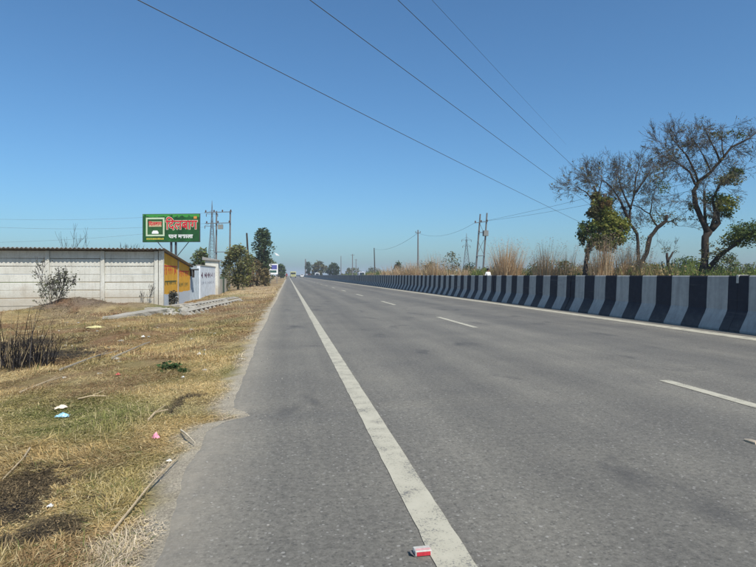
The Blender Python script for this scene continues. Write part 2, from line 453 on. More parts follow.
for b in range(NB):
    for r in range(8):
        o = link('panel', pan, shed, (-PIT * (b + 1) - .12, random.uniform(-.014, .016), -.12 + .318 * r + random.uniform(-.007, .007)))
        o.rotation_euler = (random.uniform(-.02, .02), random.uniform(-.006, .006), 0)
pil = MB().box((-.075, -.075, -.3), (.075, .075, 2.42)).mesh('pillar', CONC)
bm = bmesh.new(); bm.from_mesh(pil); bmesh.ops.bevel(bm, geom=list(bm.edges), offset=.012, segments=1, affect='EDGES'); bm.to_mesh(pil); bm.free()
for b in range(NB + 1): link('pillar', pil, shed, (-PIT * b - .12, -.03, 0))
MB().box((-.02, -.11, -.3), (.17, .06, 2.44)).build('corner_post', CONC, shed, bevel=.012)
# side wall facing the road, top follows the falling roof
YEL = NT(bpy.data.materials.new('yellow_wall_paint')); p = YEL.obj()
sxy = YEL.new('ShaderNodeSeparateXYZ'); YEL.link(p, sxy.inputs[0])
wn1 = YEL.noise(2.2, 5, .65, p); wn2 = YEL.noise(14, 4, .7, p)
yc = YEL.ramp(wn1, [(.3, (.62, .30, .025)), (.7, (.78, .42, .045))])
yc = YEL.mix(YEL.ramp(wn2, [(.62, (0, 0, 0)), (.72, (.5, .5, .5))]), yc, (.45, .36, .24))
wc = YEL.ramp(wn2, [(.3, (.40, .45, .50)), (.7, (.60, .63, .64))])
edge = YEL.math('ADD', sxy.outputs[2], YEL.math('MULTIPLY', YEL.math('SUBTRACT', wn1, .5), .25))
yc = YEL.mix(YEL.math('LESS_THAN', edge, .64), yc, wc)
YEL.base(yc, .85, .25); YEL.bump(wn2, .25, .01)
roof_z = lambda y: 2.47 - .085 * y                     # local height over the shed's base
for y0, y1 in ((.06, 3.2), (3.34, 6.6)):
    m = MB(); b = len(m.v)
    for x in (-.10, .0):
        m.v += [(x, y0, -.3), (x, y1, -.3), (x, y1, roof_z(y1) - .06), (x, y0, roof_z(y0) - .06)]
    m.f += [(0, 1, 2, 3), (4, 5, 6, 7), (0, 1, 5, 4), (1, 2, 6, 5), (2, 3, 7, 6), (3, 0, 4, 7)]
    m.build('side_wall', YEL.m, shed, (.12, 0, 0))
MB().box((-.02, 3.19, -.3), (.15, 3.35, roof_z(3.3) - .07)).build('side_post', CONC2, shed)
# illegible painted lettering on the yellow wall: worn strokes
REDP = mat('red_wall_lettering', (.55, .05, .03), .8, .35, 12, 0); DRKP = mat('dark_wall_lettering', (.07, .09, .03), .8, .4, 12, 0)
def strokes(parent, name, m, y0, y1, z0, z1, n, x, head=True, seed=1):
    r = random.Random(seed); mb = MB()
    if head: mb.box((x, y0, z1 - .05), (x + .003, y1, z1))
    for k in range(n):
        yy = y0 + (y1 - y0) * (k + r.random() * .5) / n; w = (y1 - y0) / n * r.uniform(.16, .3)
        mb.box((x, yy, z0 + r.random() * (z1 - z0) * .25), (x + .002, yy + w, z1 - .02))
        if r.random() < .75: mb.box((x - .001, yy - w * 1.2, z0 + (z1 - z0) * r.uniform(.3, .6)), (x + .004, yy + w * .8, z0 + (z1 - z0) * r.uniform(.62, .75)))
    return mb.build(name, m, parent)
strokes(shed, 'lettering', REDP, .3, 3.0, 1.42, 1.86, 7, .122, True, 3); strokes(shed, 'lettering', DRKP, .4, 2.9, .98, 1.2, 8, .122, True, 4)
strokes(shed, 'lettering', REDP, 3.5, 6.2, 1.36, 1.66, 7, .122, True, 5); strokes(shed, 'lettering', DRKP, 3.6, 6.0, .86, 1.1, 8, .122, False, 6)
# corrugated roof
def corrugated(x0, x1, y0, y1, z0, z1, wave=.16, amp=.025, n=12, th=.012):
    c = int((x1 - x0) / wave * 6); xs = np.linspace(x0, x1, c + 1)
    zz = amp * np.sin((xs - x0) / wave * 2 * np.pi)
    v = []
    for y, zb in ((y0, z0), (y1, z1)):
        for x, z in zip(xs, zz): v.append((x, y, zb + z))
    for y, zb in ((y0, z0), (y1, z1)):
        for x, z in zip(xs, zz): v.append((x, y, zb + z - th))
    n = c + 1; f = []
    for i in range(c):
        f += [(i, i + 1, n + i + 1, n + i), (2 * n + i, 3 * n + i, 3 * n + i + 1, 2 * n + i + 1), (i, 2 * n + i, 2 * n + i + 1, i + 1), (n + i, n + i + 1, 3 * n + i + 1, 3 * n + i)]
    f += [(0, n, 3 * n, 2 * n), (c, 2 * n + c, 3 * n + c, n + c)]
    m = MB(); m.v = v; m.f = f; return m
TIN = mat('weathered_roof_sheet', (.26, .25, .235), .7, .3, 2.5, .2, 30, .3)
corrugated(-12.9, .30, -.46, 6.9, 2.52, 1.90).build('roof', TIN, shed)
MB().box((-12.6, -.02, 2.40), (.1, .04, 2.455)).build('roof_beam', mat('dark_timber', (.10, .075, .05), .9, .3, 8, .3, 20), shed)
DARKJ = mat('dark_scrap', (.035, .032, .03), .9, .3, 5, .2, 20)
m = MB(); m.box((.0, 6.35, 1.70), (.5, 6.95, 1.76)).box((.26, 6.4, 1.32), (.36, 6.5, 1.70)).box((.12, 6.62, 1.38), (.2, 6.7, 1.70))
m.build('eave_bracket', DARKJ, shed)

# sheet-metal fence and white wall with painted writing, further along the same line
fence = thing('tin_fence', (CX + .1, CY + 6.7, -.3), 'blue grey corrugated tin fence between the yellow shed wall and the white wall', 'fence')
TIN2 = mat('blue_grey_tin', (.34, .39, .43), .55, .3, 3, .1, 20, .4)
for k in range(3):
    o = corrugated(0, 1.0, -.0, 2.0 + .1 * (k % 2), 0, 0, .11, .018).build('tin_sheet', TIN2, fence, (0, 1.02 * k, -.15))
    o.rotation_euler = (R(90), 0, R(90))
MB().box((-.09, 0, 1.2), (-.03, 3.1, 1.26)).build('fence_rail', DARKJ, fence)
ww = thing('white_wall', (CX + .05, CY + 9.9, -.3), 'white boundary wall with a row of dark painted characters beside the tin fence', 'wall')
WHT = mat('white_limewash', (.66, .69, .72), .9, .16, 2.5, .2, 30)
MB().box((-.1, 0, -.2), (.1, 7.0, 2.0)).build('wall_face', WHT, ww)
MB().box((-.13, -.02, 2.0), (.13, 7.02, 2.05)).build('coping', CONC2, ww)
PUR = mat('maroon_lettering', (.10, .03, .06), .8, .3, 12, 0); GRL = mat('faded_lettering', (.30, .31, .36), .8, .3, 12, 0)
strokes(ww, 'lettering', PUR, .6, 6.6, 1.25, 1.62, 7, .102, False, 8); strokes(ww, 'lettering', GRL, .5, 6.4, .85, 1.08, 8, .102, False, 9)
gp = thing('gate_post', (CX - .1, CY + 17.3, -.3), 'tall cream gate pillar with a dark sloping cap after the white wall', 'pillar')
MB().box((-.45, -.45, -.2), (.45, .45, 2.5)).build('shaft', CONC, gp, bevel=.02)
m = MB(); m.v = [(-.62, -.6, 2.5), (.62, -.6, 2.44), (.62, .6, 2.44), (-.62, .6, 2.5), (-.62, -.6, 2.72), (.62, -.6, 2.50), (.62, .6, 2.50), (-.62, .6, 2.72)]
m.f = [(3, 2, 1, 0), (4, 5, 6, 7), (0, 1, 5, 4), (1, 2, 6, 5), (2, 3, 7, 6), (3, 0, 4, 7)]; m.build('cap', TIN, gp)
lw = thing('low_wall', (CX + .2, CY + 18.4, -.3), 'low weathered wall half hidden behind the leafy roadside tree', 'wall')
MB().box((-.1, 0, -.2), (.1, 5.5, 1.15)).build('wall_face', CONC2, lw); MB().box((-.13, 1.6, -.2), (.13, 2.6, 1.3)).build('gate_leaf', mat('green_door', (.06, .09, .06), .7, .3, 5, .1), lw)

# billboard
BZ = 50.0
bc_ = W(171.3, 228, BZ)
bb = thing('billboard', (bc_.x, bc_.y, -.3), 'green advertising billboard on two posts above the shed roof', 'billboard', rz=-TH - R(5))
bw, bh = 58.5 / F * BZ, 27.5 / F * BZ; zb = bc_.z + .3
GRN = NT(bpy.data.materials.new('billboard_print')); p = GRN.obj()
gnz = GRN.noise(.8, 3, .6, p); gq = GRN.noise(2.6, 4, .6, p)
gcol = GRN.ramp(gnz, [(.32, (.006, .036, .008)), (.55, (.011, .085, .016)), (.72, (.022, .15, .026))])
s3 = GRN.new('ShaderNodeSeparateXYZ'); GRN.link(p, s3.inputs[0])
topg = GRN.math('MULTIPLY', GRN.math('GREATER_THAN', GRN.math('ADD', s3.outputs[2], GRN.math('MULTIPLY', gq, 1.1)), zb + bh * .5 + .34), .8)
gcol = GRN.mix(topg, gcol, (.05, .30, .05))
GRN.base(gcol, .5, .4)
MB().box((-bw / 2, -.05, zb - bh / 2), (bw / 2, .05, zb + bh / 2)).build('panel', GRN.m, bb)
MET = mat('dark_steel', (.06, .06, .065), .6, .3, 5, .1, 30, .4)
m = MB()
for z in (zb - bh / 2 - .04, zb + bh / 2): m.box((-bw / 2 - .04, -.04, z), (bw / 2 + .04, .07, z + .04))
for x in (-bw / 2 - .04, bw / 2): m.box((x, -.04, zb - bh / 2), (x + .04, .07, zb + bh / 2))
for z in (zb - .5, zb + .5): m.box((-bw / 2, .06, z), (bw / 2, .13, z + .07))
m.build('frame', MET, bb)
for x in (-.10, .32): MB().box((x - .075, .14, -.3), (x + .075, .28, zb + .8)).build('post', MET, bb)
for sgn in (-1, 1): MB().tube([(.1 + sgn * .15, .2, zb - bh / 2 - 1.5), (.1 + sgn * 1.45, .16, zb - bh / 2 + .02)], .035, 6).build('brace', MET, bb)
def text(body, size, loc, m, parent, name='lettering', off=0.0, sx=1.0, align='CENTER'):
    cu = bpy.data.curves.new('txt', 'FONT'); cu.body = body; cu.size = size; cu.align_x = align; cu.offset = off; cu.extrude = .004
    cu.resolution_u = 3
    to = bpy.data.objects.new('txt', cu); COL.objects.link(to)
    bpy.context.view_layer.update()
    me = bpy.data.meshes.new_from_object(to.evaluated_get(bpy.context.evaluated_depsgraph_get()))
    bpy.data.objects.remove(to); me.materials.clear(); me.materials.append(m)
    o = link(name, me, parent, loc); o.rotation_euler = (R(90), 0, 0); o.scale = (sx, 1, 1)
    return o
RED = mat('sign_red', (.55, .015, .03), .5, .12, 3, 0); CRM = mat('sign_cream', (.50, .60, .42), .5, .06, 3, 0); WHI = mat('sign_white', (.80, .80, .80), .5, .05, 3, 0)
YLW = mat('sign_yellow', (.50, .42, .06), .5, .1, 3, 0)
WORD = '\u093f\u0926\u0932\u092c\u093e\u0917'
bx = bw * .185
text(WORD, 1.16, (bx, -.062, zb - .10), CRM, bb, off=.06, sx=.86); text(WORD, 1.16, (bx, -.072, zb - .10), RED, bb, off=.018, sx=.86)
text('\u092a\u093e\u0928 \u092e\u0938\u093e\u0932\u093e', .46, (bw * .17, -.062, zb - bh * .5 + .32), WHI, bb, off=.012, sx=1.15)
lx0, lx1, lz0, lz1 = -bw / 2 + .28, -bw / 2 + 1.98, zb - .72, zb + .92
m = MB(); t = .14
for a, b_, c, d in ((lx0, lx1, lz1 - t, lz1), (lx0, lx1, lz0, lz0 + t), (lx0, lx0 + t, lz0 + t, lz1 - t), (lx1 - t, lx1, lz0 + t, lz1 - t)): m.box((a, -.066, c), (b_, -.05, d))
m.build('emblem_frame', CRM, bb)
MB().box((lx0 + t, -.058, lz0 + t), (lx1 - t, -.05, lz1 - t)).build('emblem_field', mat('emblem_green', (.03, .10, .03), .5, .3, 2, 0), bb)
lxm = (lx0 + lx1) / 2
MB().box((lxm - .58, -.064, zb + .12), (lxm + .58, -.052, zb + .58)).build('emblem_band', mat('emblem_tan', (.55, .42, .25), .5, .2, 4, 0), bb)
text(WORD, .42, (lxm, -.07, zb + .24), RED, bb, off=.012)
m = MB(); m.v = [(lxm - .32, -.062, lz0 + .22), (lxm + .32, -.062, lz0 + .22), (lxm + .2, -.062, lz0 + .50), (lxm - .2, -.062, lz0 + .50)]; m.f = [(0, 1, 2, 3)]
m.box((lxm - .3, -.064, lz0 + .26), (lxm + .3, -.05, lz0 + .40)); m.build('emblem_crest', WHI, bb)
m = MB(); rr = random.Random(3); x = lx0 + .05
while x < lx1 - .1:
    w = rr.uniform(.06, .14); m.box((x, -.058, zb - 1.02), (x + w, -.05, zb - .90 + rr.uniform(0, .04))); x += w + .03
m.build('small_print', YLW, bb)
MB().box((bw * .40, -.06, zb + bh * .5 - .42), (bw * .455, -.05, zb + bh * .5 - .20)).build('corner_mark', mat('sign_orange', (.6, .25, .06), .5, .1, 3, 0), bb)

# ================================================================== PLANTS: builders
BARK = mat('bark', (.075, .058, .045), .95, .35, 9, .6, 25, .1)
BARKD = mat('dark_bark', (.052, .042, .035), .95, .35, 9, .6, 25, .1)
TWIG = mat('twig_bark', (.075, .066, .062), .95, .3, 9, .3, 25, .1)
LEAF = attr_mat('leaves', .75, .35, .25)
STRAW = attr_mat('straw', .85, .25, .15)
BURNTM = mat('charred_stems', (.014, .012, .012), .9, .4, 20, .2, 40, .2)

def leaf_mesh(name, P, size, cols, seed=0, aspect=.5, droop=.0, m=None):
    """P (n,3) centres -> diamond leaves, random orientation"""
    r = np.random.default_rng(seed); n = len(P); P = np.asarray(P, float)
    d = r.normal(size=(n, 3)); d[:, 2] = d[:, 2] * .6 - droop; d /= np.linalg.norm(d, axis=1)[:, None]
    q = r.normal(size=(n, 3)); s = np.cross(d, q); s /= np.linalg.norm(s, axis=1)[:, None] + 1e-9
    L = size * r.uniform(.6, 1.35, n)[:, None]
    nrm = np.cross(d, s)
    v = np.stack([P - d * L * .5, P + s * L * aspect * .5 + nrm * L * .06, P + d * L * .5, P - s * L * aspect * .5 + nrm * L * .06], 1).reshape(-1, 3)
    f = np.arange(n * 4).reshape(n, 4)
    return np_mesh(name, v, f, np.repeat(cols, 4, 0), m or LEAF)
def pal(n, cols, seed=0, jit=.25):
    r = np.random.default_rng(seed); c = np.array(cols)[r.integers(0, len(cols), n)]
    return c * r.uniform(1 - jit, 1 + jit, (n, 1))

GREENS = [(.075, .115, .03), (.105, .145, .04), (.055, .09, .027), (.13, .165, .05)]
DULL = [(.125, .14, .06), (.16, .155, .075), (.10, .11, .05), (.185, .16, .08)]
DARKG = [(.052, .080, .034), (.072, .10, .043), (.042, .065, .03)]
YELG = [(.19, .215, .042), (.24, .25, .048), (.14, .175, .038), (.28, .26, .06)]
def rv_(s=1.0): return Vector((random.uniform(-s, s), random.uniform(-s, s), random.uniform(-s, s)))

def grow(mb, tips, p, d, L, r, lvl, up=.12, spread=.75, kids=3, wig=.22):
    """one branch with its side branches; the ends go to tips"""
    n = 4; pts = [p.copy()]; rad = [r]; d = d.normalized()
    for k in range(n):
        d = (d + rv_(wig) + Vector((0, 0, up))).normalized()
        p = p + d * L / n; pts.append(p.copy()); rad.append(max(r * (1 - .62 * (k + 1) / n), .0055))
    mb.tube(pts, rad, 5 if r > .03 else (4 if r > .015 else 3), cap=False)
    if lvl <= 0:
        tips += pts[1:]; return
    for k in range(kids):
        i = random.randint(1, n); t = random.random() * .0
        q = pts[i]; dd = (pts[i] - pts[i - 1]).normalized()
        nd = (dd + rv_(1).normalized() * spread).normalized()
        grow(mb, tips, q, nd, L * random.uniform(.5, .72), max(rad[i] * .62, .0075), lvl - 1, up, spread, kids, wig)
    if lvl > 0:
        grow(mb, tips, pts[-1], d, L * .6, max(rad[-1] * .8, .0075), lvl - 1, up, spread, kids, wig)

def leafy_tree(name, base, h, w, label, cat='tree', group=None, cols=DULL, trunk_h=.3, n=2600, lsize=.3, seed=1, clumps=16, narrow=1.0, bark=BARK, wd=None):
    random.seed(seed); r = np.random.default_rng(seed)
    t = thing(name, base, label, cat, group)
    tr = MB(); th = h * trunk_h; wd = wd or w
    lean = rv_(.05 * h); lean.z = 0
    tr.tube([(0, 0, -.2), (lean.x * .4, lean.y * .4, th * .5), (lean.x, lean.y, th)], [h * .032, h * .024, h * .020], 8)
    cc = []
    for k in range(clumps):
        a = 2 * math.pi * k * .381966 * 1.0 + random.uniform(-.4, .4); f = (k + .5) / clumps
        z = th * .75 + (h - th * .75) * (f ** .85) * .93
        env = math.sin(math.pi * min(.97, max(.10, .12 + .82 * f)) ** narrow)
        rr = env * random.uniform(.35, .85)
        c = Vector((math.cos(a) * rr * w / 2, math.sin(a) * rr * wd / 2, z))
        cc.append((c, (h * .10 + w * .10) * random.uniform(.65, 1.2)))
        st = Vector((lean.x, lean.y, th * random.uniform(.7, 1.0)))
        mid = st.lerp(c, .5) + rv_(.05 * h) + Vector((0, 0, -.03 * h))
        tr.tube([st, mid, c], [h * .012, h * .008, h * .003], 5, cap=False)
    tr.build('trunk', bark, t)
    P = []; ci = []
    per = n // clumps
    for j, (c, rad) in enumerate(cc):
        u = r.normal(size=(per, 3)); u /= np.linalg.norm(u, axis=1)[:, None]
        rr = r.uniform(.25, 1, per) ** .5
        q = np.array(c) + u * rr[:, None] * rad * np.array([1.15, 1.15, .8])
        q += r.normal(size=q.shape) * rad * .16
        P.append(q); ci.append(np.full(per, j))
    P = np.concatenate(P); ci = np.concatenate(ci)
    c = pal(len(P), cols, seed) * r.uniform(.75, 1.25, clumps)[ci][:, None]
    link('crown', leaf_mesh('crown', P, lsize, c, seed, .62), t)
    return t

def tuft(name, base, label, cat, group, h, n, cols, spread=.5, width=.01, seed=0, lean=(0, 0), plume=0, parts='stem'):
    """clump of upright grass stems; plume: feathery heads"""
    r = np.random.default_rng(seed)
    t = thing(name, base, label, cat, group)
    a = r.uniform(0, 2 * np.pi, n); rr = spread * .45 * np.sqrt(r.uniform(0, 1, n))
    b = np.stack([np.cos(a) * rr, np.sin(a) * rr, np.full(n, -.1)], 1)
    hh = h * r.uniform(.45, 1.0, n) ** .8
    out = np.stack([np.cos(a), np.sin(a), np.zeros(n)], 1) * (r.uniform(.0, .30, n) * hh)[:, None] * spread + np.array([lean[0], lean[1], 0]) * hh[:, None]
    jit = r.normal(size=(n, 3)) * .05 * h; jit[:, 2] = 0
    mid = b + out * .35 + jit * .4; mid[:, 2] = hh * .55
    tip = b + out + jit; tip[:, 2] = hh
    sd_ = np.stack([-np.sin(a + r.uniform(-1, 1, n)), np.cos(a), np.zeros(n)], 1) * width
    v = np.stack([b - sd_, b + sd_, mid + sd_ * .8, mid - sd_ * .8, tip], 1).reshape(-1, 3)
    k = np.arange(n)[:, None] * 5
    f = np.concatenate([np.concatenate([k, k + 1, k + 2], 1), np.concatenate([k, k + 2, k + 3], 1), np.concatenate([k + 3, k + 2, k + 4], 1)])
    c = np.repeat(pal(n, cols, seed), 5, 0)
    link(parts, np_mesh(parts, v, f, c, STRAW), t)
    if plume:
        m_ = max(1, int(n * plume)); idx = r.choice(n, m_, False); per = 16
        dirv = tip[idx] - mid[idx]; dirv /= np.linalg.norm(dirv, axis=1)[:, None]
        s = r.uniform(-.30, .10, (m_, per, 1)) * h * .55
        P = (tip[idx][:, None] + dirv[:, None] * s + r.normal(size=(m_, per, 3)) * .035 * h * .4).reshape(-1, 3)
        link('plume', leaf_mesh('plume', P, .075, pal(len(P), [(.50, .34, .23), (.58, .42, .30), (.42, .27, .18)], seed), seed, .3, 0, STRAW), t)['kind'] = 'stuff'
    return t

# ================================================================== TREES ACROSS THE ROAD (right)
def px_limb(zc, pts, r0, r1, mb, base_off=0.0, dep=None):
    """limb whose joints stand at photo pixels; dep = depth offset of each joint in metres"""
    q = []
    for k, (x, y) in enumerate(pts):
        q.append(W(x, y, zc + (dep[k] if dep else 0)))
    n = len(q); mb.tube(q, [r0 + (r1 - r0) * k / (n - 1) for k in range(n)], 8 if r0 > .1 else 6)
    return q

def traced_tree(name, label, zc, limbs, twig_from, foliage, seed, lvl=3, L=1.5, foot=None, twigmat=TWIG, auto=3, lsz=.12, spr=22, sps=.22):
    random.seed(seed); np.random.seed(seed)
    base = G(limbs[0][0][0][0], zc, -.3)
    t = thing(name, base, label, 'tree')
    mb = MB(); tw = MB(); tips = []
    off = Vector(base)
    for pts, r0, r1, dep in limbs:
        q = []
        for k, (x, y) in enumerate(pts): q.append(W(x, y, zc + dep * k / (len(pts) - 1)) - off)
        if pts is limbs[0][0]: q.insert(0, Vector((q[0].x, q[0].y, -.2)))
        # soften the joints with in-between points and slight crookedness
        qq = []
        for a, b in zip(q[:-1], q[1:]): qq += [a, a.lerp(b, .5) + rv_(.04 * (b - a).length)]
        qq.append(q[-1]); n = len(qq)
        mb.tube(qq, [(r0 + (r1 - r0) * (k / (n - 1)) ** .8) * 1.22 * random.uniform(.9, 1.12) for k in range(n)], 8 if r0 > .1 else 6)
    for (x, y, dx, dy, dz, Lk, r, lv, kids) in twig_from:
        p = W(x, y, zc + dz * .4) - off
        d = W(x + dx, y + dy, zc + dz * .4 + dz) - off - p
        if y < 160: Lk *= .74
        grow(tw, tips, p, d, Lk, r, lv, .05, .75, kids + 1, .16)
    for pts, r0, r1, dep in limbs:            # fine side twigs along the thin limbs
        if r1 > .03: continue
        for k in range(1, len(pts)):
            if pts[k][1] > 212 or pts[k][0] > 752: continue
            x, y = pts[k]; f_ = dep * k / (len(pts) - 1)
            for q in range(auto):
                p = W(x, y, zc + f_) - off; d = W(x + random.uniform(-12, 12), y - random.uniform(-9, 7), zc + f_ + random.uniform(-.9, .9)) - off - p
                grow(tw, tips, p, d, random.uniform(.5, .95), .014, 3, .0, .8, 3, .18)
    mb.build('trunk', BARKD, t, smooth=True)
    cr = tw.build('crown', twigmat, t)
    r = np.random.default_rng(seed); P = []; C = []
    for (x, y, rx, ry, n, dz, cols) in foliage:
        n = int(n * 1.9)
        c = np.array(W(x, y, zc + dz) - off); s = zc / F
        u = r.normal(size=(n, 3)) * .5
        # group the leaves into small sprays
        kk = max(4, n // spr); cen = r.normal(size=(kk, 3)) * .55; cen /= np.maximum(1, np.linalg.norm(cen, axis=1)[:, None]); 
        u = cen[r.integers(0, kk, n)] + r.normal(size=(n, 3)) * sps
        P.append(c + u * np.array([rx * s, max(rx, ry) * s * .9, ry * s])); C.append(pal(n, cols, seed + n))
    if tips:
        tp = np.array([tuple(q) for q in tips]); k = r.choice(len(tp), int(len(tp) * .025), False)
        P.append(tp[k] + r.normal(size=(len(k), 3)) * .06); C.append(pal(len(k), DULL, seed))
    P = np.concatenate(P); C = np.concatenate(C)
    link('foliage', leaf_mesh('foliage', P, lsz, C, seed, .55), t)
    if len(tips) > 200:
        k = r.integers(0, len(tp), int(len(tp) * .55)); Pb = tp[k] + r.normal(size=(len(k), 3)) * .05
        bl = link('small_leaves', leaf_mesh('small_leaves', Pb, .05, pal(len(k), [(.16, .13, .09), (.13, .11, .07), (.14, .14, .07)], seed), seed, .5), cr); bl['kind'] = 'stuff'
    return t

# the tall crooked tree on the right
traced_tree('crooked_tree', 'tallest crooked tree, half bare, with green tufts low on its right side', 30.5,
    [([(703, 274), (704.5, 262), (705.3, 251.8), (705.3, 237), (711, 229.5)], .19, .125, .0),
     ([(711, 229.5), (718.4, 222.7), (717, 212.5)], .14, .09, -.3),
     ([(708, 232), (701, 218), (695.5, 205), (693.7, 190.7), (698, 182), (711, 171.8), (720, 161.6), (731.5, 147), (749, 138.3), (758, 131)], .14, .025, .8),
     ([(705, 240), (705, 217), (704.4, 190.7)], .10, .05, .6),
     ([(711, 229), (715.5, 211), (712.6, 199.4), (719.8, 184.8), (730, 177)], .10, .03, -.7),
     ([(706, 272), (712, 264), (720, 254.7), (737, 243), (749, 234), (760, 228)], .13, .045, -1.6),
     ([(695, 184), (690, 172), (676, 162), (662, 156)], .06, .015, 1.2), ([(698, 182), (692, 166), (680, 148), (672, 138)], .05, .015, -1.0),
     ([(711, 171.8), (703, 155), (692, 138)], .05, .012, .8), ([(720, 161.6), (712, 144), (705, 128)], .05, .012, -.7), ([(724, 157), (722, 140), (716, 130)], .04, .012, .9)],
    [(690, 172, -14, -8, .9, 1.5, .022, 3, 3), (682, 166, -14, -2, -.9, 1.3, .02, 3, 3), (676, 162, -10, -10, .3, 1.2, .02, 3, 3), (668, 158, -8, -6, -.5, .9, .018, 2, 4), (692, 166, -12, -14, .4, 1.4, .022, 3, 3),
     (684, 153, -8, -12, -.4, 1.2, .02, 3, 3), (676, 143, -8, -8, .5, 1.0, .018, 2, 4), (703, 155, -8, -16, .6, 1.2, .02, 3, 3), (696, 144, -8, -8, -.8, 1.0, .018, 2, 4), (712, 144, -6, -14, .2, 1.0, .018, 2, 4),
     (722, 140, 2, -14, .5, .8, .016, 2, 4), (731, 147, 6, -10, -.5, .9, .018, 2, 4), (745, 140, 8, -10, .3, .8, .016, 2, 4), (752, 135, 10, -8, .0, .8, .014, 2, 4), (695, 190, -16, 2, .4, 1.0, .016, 2, 3),
     (704, 192, 0, -10, .2, .5, .014, 2, 4), (719, 185, 8, -8, -.2, .7, .014, 2, 4), (737, 243, 8, -12, .4, .9, .016, 2, 4), (749, 234, 10, -8, -.4, .8, .014, 2, 4), (701, 218, -10, -6, .2, .5, .012, 1, 3), (717, 212, 4, -8, .2, .5, .012, 1, 4)],
    [(728, 180, 12, 6, 420, -.6, DULL), (716, 199, 11, 6, 360, -.2, GREENS), (728, 204, 10, 7, 480, -.5, YELG), (722, 212, 10, 6, 300, .3, GREENS), (735, 172, 6, 5, 140, -.3, GREENS), (744, 232, 14, 8, 900, -1.1, GREENS), (736, 240, 13, 6, 420, -.7, YELG), (757, 236, 10, 8, 420, -1.4, GREENS),
     (716, 135, 12, 5, 90, .3, DULL), (738, 135, 12, 6, 80, .2, GREENS), (706, 222, 6, 10, 110, .3, DULL), (676, 152, 16, 12, 90, .2, DULL), (694, 210, 4, 8, 70, .2, GREENS), (722, 246, 12, 8, 130, -.8, DULL), (712, 258, 12, 8, 120, -.4, DULL)], 4)
# the wide bare tree with two stems
traced_tree('bare_tree', 'wide nearly bare tree with two bent stems behind the brown reeds', 38.5,
    [([(637, 276), (638, 262), (638, 251), (637, 234), (630, 223.5), (630, 211), (633, 200), (635, 187.5), (637, 172)], .13, .03, .3),
     ([(637, 272), (642, 262), (646.8, 253), (650, 237), (657, 228), (666, 221), (667, 215)], .15, .08, -.9),
     ([(630, 222), (621, 202), (611, 187), (600, 178)], .09, .02, .8), ([(631, 209), (622, 190), (618, 172)], .07, .015, -.7), ([(634, 194), (646, 178), (652, 167)], .06, .015, .7),
     ([(657, 226), (650, 214), (641, 208), (633, 205)], .06, .02, .6), ([(666, 222), (672, 221), (678, 226)], .05, .02, .4), ([(650, 214), (652, 200), (656, 186)], .045, .012, -.5)],
    [(621, 202, -10, -10, .4, 1.6, .025, 3, 3), (611, 187, -12, -6, -.5, 1.5, .022, 3, 3), (604, 181, -12, -2, .6, 1.4, .02, 3, 3), (622, 190, -6, -14, .5, 1.4, .022, 3, 3), (618, 175, -6, -8, -.5, 1.1, .02, 3, 3), (635, 187, 0, -14, .5, 1.4, .022, 3, 3),
     (637, 174, 4, -8, -.4, 1.0, .018, 3, 3), (646, 178, 8, -8, .4, 1.3, .02, 3, 3), (652, 168, 8, -4, -.5, 1.0, .018, 2, 4), (652, 200, 10, -6, .4, 1.2, .018, 3, 3), (656, 187, 8, -6, -.3, 1.0, .016, 2, 4), (641, 208, -8, -8, .4, 1.3, .018, 3, 3), (633, 198, 8, -10, -.6, 1.3, .02, 3, 3),
     (667, 216, 4, -8, .3, .8, .014, 2, 4), (678, 226, 8, 0, -.2, .7, .012, 2, 4), (630, 211, -10, -2, .4, 1.1, .018, 2, 4), (657, 226, 0, 10, .2, .9, .010, 1, 3), (628, 205, -12, 6, .4, 1.0, .016, 2, 4), (646, 190, 4, -10, .7, 1.2, .018, 3, 3)],
    [(660, 172, 8, 9, 160, .2, DULL), (663, 186, 6, 8, 130, -.2, GREENS), (674, 219, 10, 7, 170, .1, DULL), (640, 190, 22, 18, 130, .2, DULL), (658, 214, 12, 8, 110, .3, GREENS), (638, 240, 5, 12, 90, 0, DULL), (648, 225, 10, 10, 60, .4, DULL)], 9)
# tree wrapped in creeper
traced_tree('creeper_tree', 'bare topped tree with its trunk wrapped in thick yellow green creeper', 37.0,
    [([(585, 276), (586, 262), (588, 250), (593, 236), (597, 215), (597, 198), (594, 186)], .16, .05, .2), ([(596, 205), (586, 192), (576, 186)], .05, .015, .5), ([(596, 200), (600, 188), (602, 178)], .05, .015, -.5), ([(597, 210), (607, 200), (613, 188)], .05, .015, .5),
     ([(588, 250), (600, 240), (612, 230), (618, 222)], .09, .03, -.3)],
    [(594, 190, -10, -10, .3, 1.2, .02, 3, 3), (586, 192, -12, -4, -.4, 1.2, .02, 3, 3), (578, 187, -10, 2, .4, 1.0, .018, 3, 3), (576, 187, -8, -8, -.4, .9, .016, 2, 4), (602, 180, 0, -8, .3, .9, .018, 3, 3), (600, 188, -10, -10, -.3, 1.1, .018, 3, 3), (590, 188, -4, -12, .5, 1.1, .018, 3, 3), (612, 190, 4, -8, .4, 1.0, .016, 3, 3)],
    [(601, 202, 9, 9, 900, 0, YELG + DULL + [(.20, .15, .06)]), (604, 213, 11, 9, 1300, .2, YELG), (613, 223, 12, 10, 1300, -.3, YELG), (602, 226, 13, 11, 1400, .2, GREENS + YELG), (588, 234, 9, 12, 1000, .1, GREENS), (610, 238, 14, 11, 1300, -.2, YELG + GREENS), (598, 246, 11, 9, 800, -.3, GREENS + YELG), (618, 230, 9, 9, 700, -.4, YELG), (594, 212, 7, 9, 500, .1, DULL), (606, 204, 7, 6, 400, -.3, [(.22, .14, .06), (.26, .19, .07)])], 21, lsz=.17, spr=110, sps=.17)
